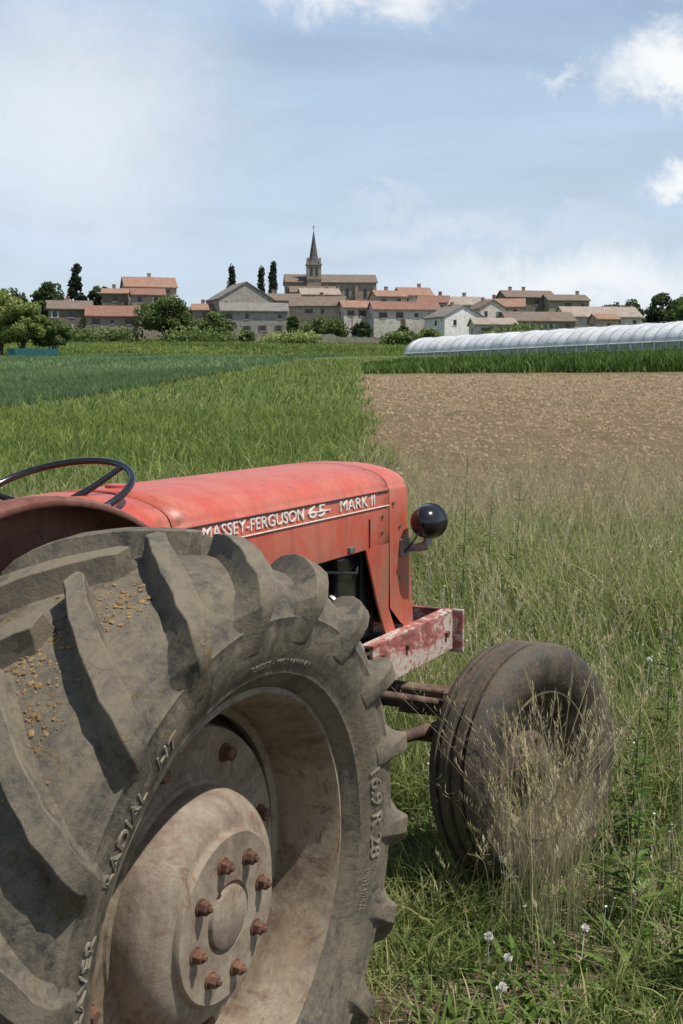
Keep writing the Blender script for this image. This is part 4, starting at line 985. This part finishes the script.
def church():
    D = 372; k = D / 1250; zz = lambda y: 1.58 + (385 - y) * k; xx = lambda x: (x - C) * k
    zb = 17.0
    p = empty('church', (xx(330), D, zb), (0, 0, math.radians(5)))
    hw = (xx(376) - xx(288)) / 2; hd = 6; he = zz(286) - zb; hr = zz(277.5) - zb
    V = [(-hw, -hd, 0), (hw, -hd, 0), (hw, hd, 0), (-hw, hd, 0), (-hw, -hd, he), (hw, -hd, he), (hw, hd, he), (-hw, hd, he), (-hw, 0, hr), (hw, 0, hr)]
    obj('nave_walls', V, [(0, 1, 5, 4), (2, 3, 7, 6), (1, 2, 6, 9, 5), (3, 0, 4, 8, 7)], W['stone'], p)
    R = []; sl = (hr - he) / hd
    for s in (-1, 1):
        ey, ez = s * (hd + .5), he - sl * .5 + .05
        R += [(-hw - .4, ey, ez), (hw + .4, ey, ez), (hw + .4, 0, hr + .05), (-hw - .4, 0, hr + .05), (-hw - .4, ey, ez + .25), (hw + .4, ey, ez + .25), (hw + .4, 0, hr + .3), (-hw - .4, 0, hr + .3)]
    RF = []
    for q in (0, 8): RF += [tuple(q + i for i in f) for f in ((0, 1, 2, 3), (4, 5, 6, 7), (0, 1, 5, 4), (1, 2, 6, 5), (3, 0, 4, 7))]
    o = obj('nave_roof', R, RF, Rf['brown'], p); recalc(o)
    boxes('buttresses', [((t * hw, -hd - 0.5, he / 2 - .6), (0.9, 1.0, he - 1.2)) for t in (-0.95, -0.6, -0.25, 0.15, 0.55, 0.95)], W['stone'], p)
    V, F = [], []
    for t in (-0.78, -0.42, -0.05, 0.35, 0.75):
        b0 = len(V); c = t * hw; pts = [(-.5, he - 4.4), (.5, he - 4.4), (.5, he - 2.2)] + [(.5 * math.cos(a), he - 2.2 + .6 * math.sin(a)) for a in np.linspace(.3, math.pi - .3, 6)] + [(-.5, he - 2.2)]
        V += [(c + a, -hd - 0.05, z) for a, z in pts]; F.append(tuple(range(b0, b0 + len(pts))))
    obj('nave_windows', V, F, M_WIN, p)
    tx = xx(313) - xx(330); ts = 2.05; tzt = zz(268.5) - zb
    boxes('tower', [((tx, -hd + 1.2, tzt / 2), (ts * 2, ts * 2, tzt)), ((tx, -hd + 1.2, tzt - 0.1), (ts * 2 + .5, ts * 2 + .5, 0.35)), ((tx, -hd + 1.2, tzt - 4.3), (ts * 2 + .4, ts * 2 + .4, 0.3))], W['stone'], p)
    L_ = []
    for s in (-1, 1):
        L_.append(((tx + s * 0.75, -hd + 1.2 - ts - 0.03, tzt - 2.1), (0.7, 0.08, 2.4))); L_.append(((tx + ts + 0.03, -hd + 1.2 + s * 0.75, tzt - 2.1), (0.08, 0.7, 2.4))); L_.append(((tx - ts - 0.03, -hd + 1.2 + s * 0.75, tzt - 2.1), (0.08, 0.7, 2.4)))
    boxes('belfry_louvres', L_, M_WIN, p)
    zt = zz(236) - zb; V, F = [], []
    rings = [(tzt + 0.05, 2.2), (tzt + 1.0, 1.55), (tzt + 2.2, 1.18), (zt, 0.05)]
    for z, r in rings:
        for i in range(8): a = (i + .5) * math.pi / 4; V.append((tx + r * math.cos(a) / math.cos(math.pi / 8), -hd + 1.2 + r * math.sin(a) / math.cos(math.pi / 8), z))
    for j in range(3):
        for i in range(8): F.append((j * 8 + i, j * 8 + (i + 1) % 8, (j + 1) * 8 + (i + 1) % 8, (j + 1) * 8 + i))
    obj('spire', V, F, Rf['slate'], p)
    pin = [((tx + s * 1.75, -hd + 1.2 + q * 1.75, tzt + 0.9), (0.45, 0.45, 1.8)) for s in (-1, 1) for q in (-1, 1)]
    boxes('pinnacles', pin, W['stone'], p)
    boxes('cross', [((tx, -hd + 1.2, zt + 0.7), (0.14, 0.14, 1.7)), ((tx, -hd + 1.2, zt + 0.95), (0.8, 0.14, 0.14))], Rf['slate'], p)
    y0_ = -hd - 4.5; h1, h2 = zz(297) - zb, zz(291) - zb
    V = [(-hw + 1, y0_, 0), (-hw + 14, y0_, 0), (-hw + 14, -hd - 1.2, 0), (-hw + 1, -hd - 1.2, 0), (-hw + 1, y0_, h1), (-hw + 14, y0_, h1), (-hw + 14, -hd - 1.2, h2), (-hw + 1, -hd - 1.2, h2)]
    obj('chapel', V, [(0, 1, 5, 4), (1, 2, 6, 5), (2, 3, 7, 6), (3, 0, 4, 7)], W['stone'], p)
    V = [(-hw + .7, y0_ - .4, h1 - .1), (-hw + 14.3, y0_ - .4, h1 - .1), (-hw + 14.3, -hd - 1.1, h2 + .05), (-hw + .7, -hd - 1.1, h2 + .05)]
    V += [(a, b_, c + .25) for a, b_, c in V]
    o = obj('chapel_roof', V, [(3, 2, 1, 0), (4, 5, 6, 7), (0, 1, 5, 4), (1, 2, 6, 5), (2, 3, 7, 6), (3, 0, 4, 7)], Rf['brown'], p); recalc(o)
church()

V, F = [], []
xsw = np.linspace(-24, 9, 60)
for i, xv in enumerate(xsw):
    g = float(H(xv, 292)); t = g + 2.3 + 0.12 * math.sin(i * 1.7) - 0.6 * (i > 40)
    V += [(xv, 291.7, g - 0.4), (xv, 291.7, t), (xv, 292.3, t), (xv, 292.3, g - .4)]
for i in range(len(xsw) - 1):
    a, b_ = i * 4, i * 4 + 4
    F += [(a, b_, b_ + 1, a + 1), (a + 1, b_ + 1, b_ + 2, a + 2), (a + 2, b_ + 2, b_ + 3, a + 3)]
obj('stone_wall', V, F, wallmat('rubble_wall', (0.34, 0.295, 0.225), 0.9))
M_TEAL = noisy('teal_fence', [(0.02, 0.12, 0.13), (0.04, 0.19, 0.19)], 2, 0.7)
fp = empty('garden_fence', (-44.5, 183, float(H(-44.5, 183))))
boxes('panels', [((i * 1.05 - 3.5, 0, 0.65), (0.98, 0.05, 1.1)) for i in range(7)], M_TEAL, fp)
boxes('posts', [((i * 1.05 - 4.02, 0, 0.6), (0.07, 0.08, 1.4)) for i in range(8)], M_TEAL, fp)
M_POLE = noisy('weathered_pole', [(0.10, 0.085, 0.07), (0.2, 0.17, 0.14)], 2, 0.9)
for (xp, D, hgt) in ((592, 275, 6.5), (352, 300, 6.5)):
    xq = (xp - C) * D / 1250; g = float(H(xq, D)); pp = empty('utility_pole', (xq, D, g))
    tube('pole', [(0, 0, -.3), (0, 0, hgt)], [0.14, 0.10], M_POLE, pp, 8)
    boxes('crossarm', [((0, 0, hgt - 0.5), (1.3, 0.12, 0.12))] + [((s, 0, hgt - 0.34), (0.08, 0.08, 0.2)) for s in (-.55, 0, .55)], M_POLE, pp)

# ------------------------------------------------------------------ trees
M_BARK = noisy('bark', [(0.06, 0.045, 0.03), (0.14, 0.11, 0.08)], 4, 0.95)
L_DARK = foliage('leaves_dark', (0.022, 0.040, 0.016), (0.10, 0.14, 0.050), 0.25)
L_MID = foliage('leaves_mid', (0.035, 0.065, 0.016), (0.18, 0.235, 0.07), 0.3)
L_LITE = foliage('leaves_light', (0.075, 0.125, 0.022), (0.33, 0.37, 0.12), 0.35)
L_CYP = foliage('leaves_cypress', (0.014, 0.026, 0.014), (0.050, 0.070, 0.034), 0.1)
def tree(name, x, y, hgt, cw, mat, leaf=0.35, n=3800, trunk=0.22, kind='round', z=None, seed=1):
    r = np.random.default_rng(seed * 13 + int(abs(x) * 10)); g = float(H(x, y)) if z is None else z
    p = empty(name, (x, y, g)); th = hgt * trunk
    tube('trunk', [(0, 0, -.3), (0.03 * hgt * .3, 0, th), (0, 0.02 * hgt, hgt * 0.6), (0, 0, hgt * 0.85)], [hgt * .035, hgt * .026, hgt * .014, hgt * .004], M_BARK, p, 8)
    rr = cw / 2; cz = (th * 0.7 + hgt) / 2; rz = (hgt - th * 0.7) / 2
    if kind != 'cypress':
        for i in range(7):
            a = i * 0.9 + r.uniform(0, .5); q = r.uniform(.45, .8)
            tube('limb_%d' % i, [(0, 0, th * r.uniform(.8, 1.5)), (rr * q * .5 * math.cos(a), rr * q * .5 * math.sin(a), cz * r.uniform(.75, 1.0)), (rr * q * math.cos(a), rr * q * math.sin(a), cz * r.uniform(1.0, 1.35))], [hgt * .014, hgt * .009, hgt * .003], M_BARK, p, 6)
    nc = 46 if kind == 'round' else 60
    if kind == 'cypress':
        t = r.uniform(0.03, 1, nc); a = r.uniform(0, 6.28, nc); rad = rr * np.sin(np.pi * np.clip(t, 0, 1) ** 0.75) ** 0.6 * r.uniform(.1, .6, nc)
        cen = np.stack([rad * np.cos(a), rad * np.sin(a), t * hgt * .96], -1); cr = np.full(nc, rr * .42)
    elif kind == 'cone':
        t = r.uniform(0.0, 1, nc); a = r.uniform(0, 6.28, nc); rad = rr * (1 - t) ** .7 * r.uniform(.35, 1, nc)
        cen = np.stack([rad * np.cos(a), rad * np.sin(a), th + t * (hgt - th)], -1); cr = rr * r.uniform(.18, .34, nc)
    else:
        d = r.normal(size=(nc, 3)); d /= np.linalg.norm(d, axis=1)[:, None]; q = r.uniform(.35, .95, nc)[:, None] ** .6
        d[:, 2] = np.where(d[:, 2] < -.55, -.4, d[:, 2])
        cen = d * q * np.array([rr, rr, rz]) * .86 + np.array([0, 0, cz]); cr = rr * r.uniform(.16, .36, nc)
    per = n // nc; ii = np.repeat(np.arange(nc), per); m = len(ii)
    d = r.normal(size=(m, 3)); d /= np.linalg.norm(d, axis=1)[:, None]; off = d * (r.uniform(.3, 1.08, m)[:, None] ** .5) * cr[ii][:, None]
    P = cen[ii] + off * np.array([1, 1, .8 if kind != 'cypress' else 2.0])
    u_ = r.normal(size=(m, 3)); u_ /= np.linalg.norm(u_, axis=1)[:, None]; v_ = np.cross(u_, r.normal(size=(m, 3))); v_ /= np.linalg.norm(v_, axis=1)[:, None]
    s = leaf * r.uniform(.5, 1.2, m)[:, None]
    V = np.stack([P - u_ * s, P + v_ * s * .7, P + u_ * s, P - v_ * s * .7], 1).reshape(-1, 3)
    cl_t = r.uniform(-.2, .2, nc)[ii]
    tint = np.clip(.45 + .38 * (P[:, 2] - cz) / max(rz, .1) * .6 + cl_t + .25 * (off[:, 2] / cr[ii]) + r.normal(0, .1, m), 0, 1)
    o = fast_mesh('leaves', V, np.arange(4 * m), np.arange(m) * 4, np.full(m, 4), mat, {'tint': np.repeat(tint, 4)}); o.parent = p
    return p
def tp(px_, D): return (px_ - C) * D / 1250
def tree_at(nm, x0, x1, yt, yb, D, mat, **k):
    z = 1.58 + (385 - yb) * D / 1250; hgt = (yb - yt) * D / 1250; cx = tp((x0 + x1) / 2, D)
    g = float(H(cx, D))
    if z > g: hgt += z - g; z = g - 0.2
    tree(nm, cx, D, hgt, (x1 - x0) * D / 1250, mat, z=z, **k)
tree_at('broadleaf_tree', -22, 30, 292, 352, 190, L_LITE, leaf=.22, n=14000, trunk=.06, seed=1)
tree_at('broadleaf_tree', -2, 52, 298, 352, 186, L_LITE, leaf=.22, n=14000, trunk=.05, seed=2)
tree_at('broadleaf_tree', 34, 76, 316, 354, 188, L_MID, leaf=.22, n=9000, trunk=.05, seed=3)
tree_at('broadleaf_tree', -60, -10, 285, 350, 200, L_MID, leaf=.3, n=4000, trunk=.12, seed=33)
tree_at('broadleaf_tree', 32, 70, 279, 310, 330, L_DARK, leaf=.45, n=4600, seed=4)
tree_at('conifer_tree', 68, 92, 267, 312, 345, L_CYP, leaf=.5, n=3000, kind='cone', seed=5)
tree_at('broadleaf_tree', 90, 117, 282, 310, 340, L_DARK, leaf=.45, n=3000, seed=6)
tree_at('broadleaf_tree', 138, 199, 293, 337, 290, L_MID, leaf=.38, n=9500, trunk=.05, seed=7)
tree_at('broadleaf_tree', 196, 238, 309, 334, 300, L_MID, leaf=.4, n=3000, trunk=.08, seed=8)
tree_at('cypress_tree', 227, 240, 267, 300, 350, L_CYP, leaf=.35, n=3400, kind='cypress', trunk=.04, seed=9)
tree_at('cypress_tree', 256, 269, 270, 304, 350, L_CYP, leaf=.35, n=3400, kind='cypress', trunk=.04, seed=10)
tree_at('cypress_tree', 267, 281, 263, 304, 352, L_CYP, leaf=.35, n=3400, kind='cypress', trunk=.04, seed=11)
for (a, b_, yt, yb, D, mt) in ((286, 300, 313, 322, 305, L_MID), (300, 352, 317, 330, 303, L_MID), (352, 372, 320, 332, 300, L_DARK), (395, 410, 325, 334, 296, L_MID), (492, 506, 310, 323, 305, L_MID),
                             (418, 440, 326, 336, 285, L_LITE), (240, 256, 330, 340, 288, L_MID), (150, 250, 336, 345, 282, L_MID), (60, 150, 333, 343, 286, L_MID), (470, 560, 328, 338, 262, L_MID), (255, 330, 338, 346, 280, L_LITE), (380, 425, 334, 341, 282, L_MID)):
    tree_at('shrub', a, b_, yt, yb, D, mt, leaf=.4, n=2600, trunk=.05, seed=a)
tree_at('broadleaf_tree', 596, 642, 300, 322, 330, L_DARK, leaf=.45, n=5000, seed=20)
tree_at('broadleaf_tree', 640, 680, 291, 322, 320, L_DARK, leaf=.45, n=6000, seed=21)
tree_at('broadleaf_tree', 664, 710, 297, 324, 290, L_MID, leaf=.4, n=6000, seed=22)
tree_at('broadleaf_tree', 676, 730, 285, 322, 340, L_DARK, leaf=.5, n=4000, seed=23)
tree_at('broadleaf_tree', -8, 34, 288, 312, 330, L_DARK, leaf=.5, n=3000, seed=24)

# ------------------------------------------------------------------ weeds
M_PUFF = noisy('dandelion_clock', [(0.50, 0.49, 0.44), (0.68, 0.66, 0.60)], 20, 0.9)
V, F = [], []
for (x, y, hh) in ((0.50, 3.62, .17), (0.54, 3.74, .19), (0.40, 3.25, .11), (0.46, 3.14, .10), (0.66, 3.3, .09), (1.28, 5.2, .40), (0.38, 3.05, .08)):
    z = float(H(x, y)); lx, ly = random.uniform(-.03, .03), random.uniform(-.03, .03)
    for k in range(80):
        d = Vector((random.gauss(0, 1), random.gauss(0, 1), random.gauss(0, 1))).normalized(); c0 = Vector((x + lx, y + ly, z + hh)); t = d.orthogonal().normalized() * 0.0010; r_ = 0.0125 * random.uniform(.85, 1.05)
        b0 = len(V); V += [c0, c0 + d * r_ - t * 2.0, c0 + d * r_ + t * 2.0]; F.append((b0, b0 + 1, b0 + 2))
    b0 = len(V); V += [(x - .001, y, z), (x + .001, y, z), (x + lx + .001, y + ly, z + hh), (x + lx - .001, y + ly, z + hh)]; F.append((b0, b0 + 1, b0 + 2, b0 + 3))
dand = obj('dandelions', V, F, M_PUFF)
# small white meadow flowers
V, F = [], []
for k in range(90):
    y = random.uniform(3.0, 9.0); x = random.uniform(0.25, 0.34 * y)
    z = float(H(x, y)); hh = float(np.interp(y, [3, 4.5, 7, 9], [.08, .22, .42, .52])) * random.uniform(.7, 1.2); rad = random.uniform(.003, .006)
    c0 = Vector((x + random.uniform(-.03, .03), y, z + hh)); tn_ = Vector((random.uniform(-.5, .5), random.uniform(-.8, .1), 1)).normalized(); u_ = tn_.orthogonal().normalized(); v_ = tn_.cross(u_)
    for j in range(6):
        a = j * math.pi / 3; b0 = len(V); d = u_ * math.cos(a) + v_ * math.sin(a); e = u_ * -math.sin(a) + v_ * math.cos(a)
        V += [c0, c0 + d * rad * .7 + e * rad * .35, c0 + d * rad * 1.2, c0 + d * rad * .7 - e * rad * .35]; F.append((b0, b0 + 1, b0 + 2, b0 + 3))
    b0 = len(V); V += [(x - .0008, y, z), (x + .0008, y, z), (c0.x + .0008, c0.y, c0.z), (c0.x - .0008, c0.y, c0.z)]; F.append((b0, b0 + 1, b0 + 2, b0 + 3))
obj('meadow_flowers', V, F, M_PUFF)
M_STEMG = noisy('green_stem', [(0.08, 0.11, 0.04), (0.14, 0.15, 0.07)], 5, 0.8)
def weed(name, x, y, hgt, seed):
    r = np.random.default_rng(seed); z = float(H(x, y)); p = empty(name, (x, y, z))
    tube('stem', [(0, 0, 0), (0.01, 0.0, hgt * .5), (0.03, 0.01, hgt)], [0.004, 0.003, 0.0015], M_STEMG, p, 6)
    n = 90; t = np.sort(r.uniform(.08, 1, n)); a = r.uniform(0, 6.28, n); ln_ = 0.10 * (1.15 - t) * r.uniform(.6, 1.2, n)
    V, tint = [], []
    for i in range(n):
        b_ = np.array([0.03 * t[i] ** 2, 0.01 * t[i], hgt * t[i]]); d = np.array([math.cos(a[i]), math.sin(a[i]), .35]); s = np.array([-math.sin(a[i]), math.cos(a[i]), 0]) * ln_[i] * .12
        V += [b_, b_ + d * ln_[i] * .5 + s, b_ + d * ln_[i] - np.array([0, 0, ln_[i] * .2]), b_ + d * ln_[i] * .5 - s]; tint += [r.uniform(.1, .9)] * 4
    o = fast_mesh('leaves', np.array(V), np.arange(4 * n), np.arange(n) * 4, np.full(n, 4), G_BANK, {'tint': np.array(tint)}); o.parent = p
weed('thistle_plant', 0.86, 3.55, 0.55, 1); weed('thistle_plant', 0.98, 4.1, 0.6, 2); weed('thistle_plant', 1.30, 4.9, 0.75, 3)
weed('dock_plant', 0.72, 7.4, 1.15, 4); weed('dock_plant', 1.15, 8.2, 1.0, 5); weed('thistle_plant', 0.92, 3.1, 0.3, 6); weed('dock_plant', 0.93, 7.9, 0.95, 7)
x = rng.uniform(0.20, 1.15, 1500); y = rng.uniform(2.8, 4.6, 1500); k = off_tractor(x, y); x, y = x[k], y[k]
blades('broadleaf_weeds', x, y, rng.uniform(0.04, 0.12, len(x)), rng.uniform(0.010, 0.026, len(x)), rng.uniform(0.6, 1.5, len(x)), rng.uniform(0.3, 1.0, len(x)), G_BANK)
x = rng.uniform(0.1, 1.2, 3200); y = rng.uniform(2.7, 4.8, 3200)
blades('dry_straw_litter', x, y, rng.uniform(0.03, 0.07, len(x)), rng.uniform(0.002, 0.004, len(x)), rng.uniform(1.5, 3.2, len(x)), rng.uniform(0.6, 1.0, len(x)), G_STRAW)
print('DONE', sum(len(o.data.polygons) for o in bpy.data.objects if o.type == 'MESH'))
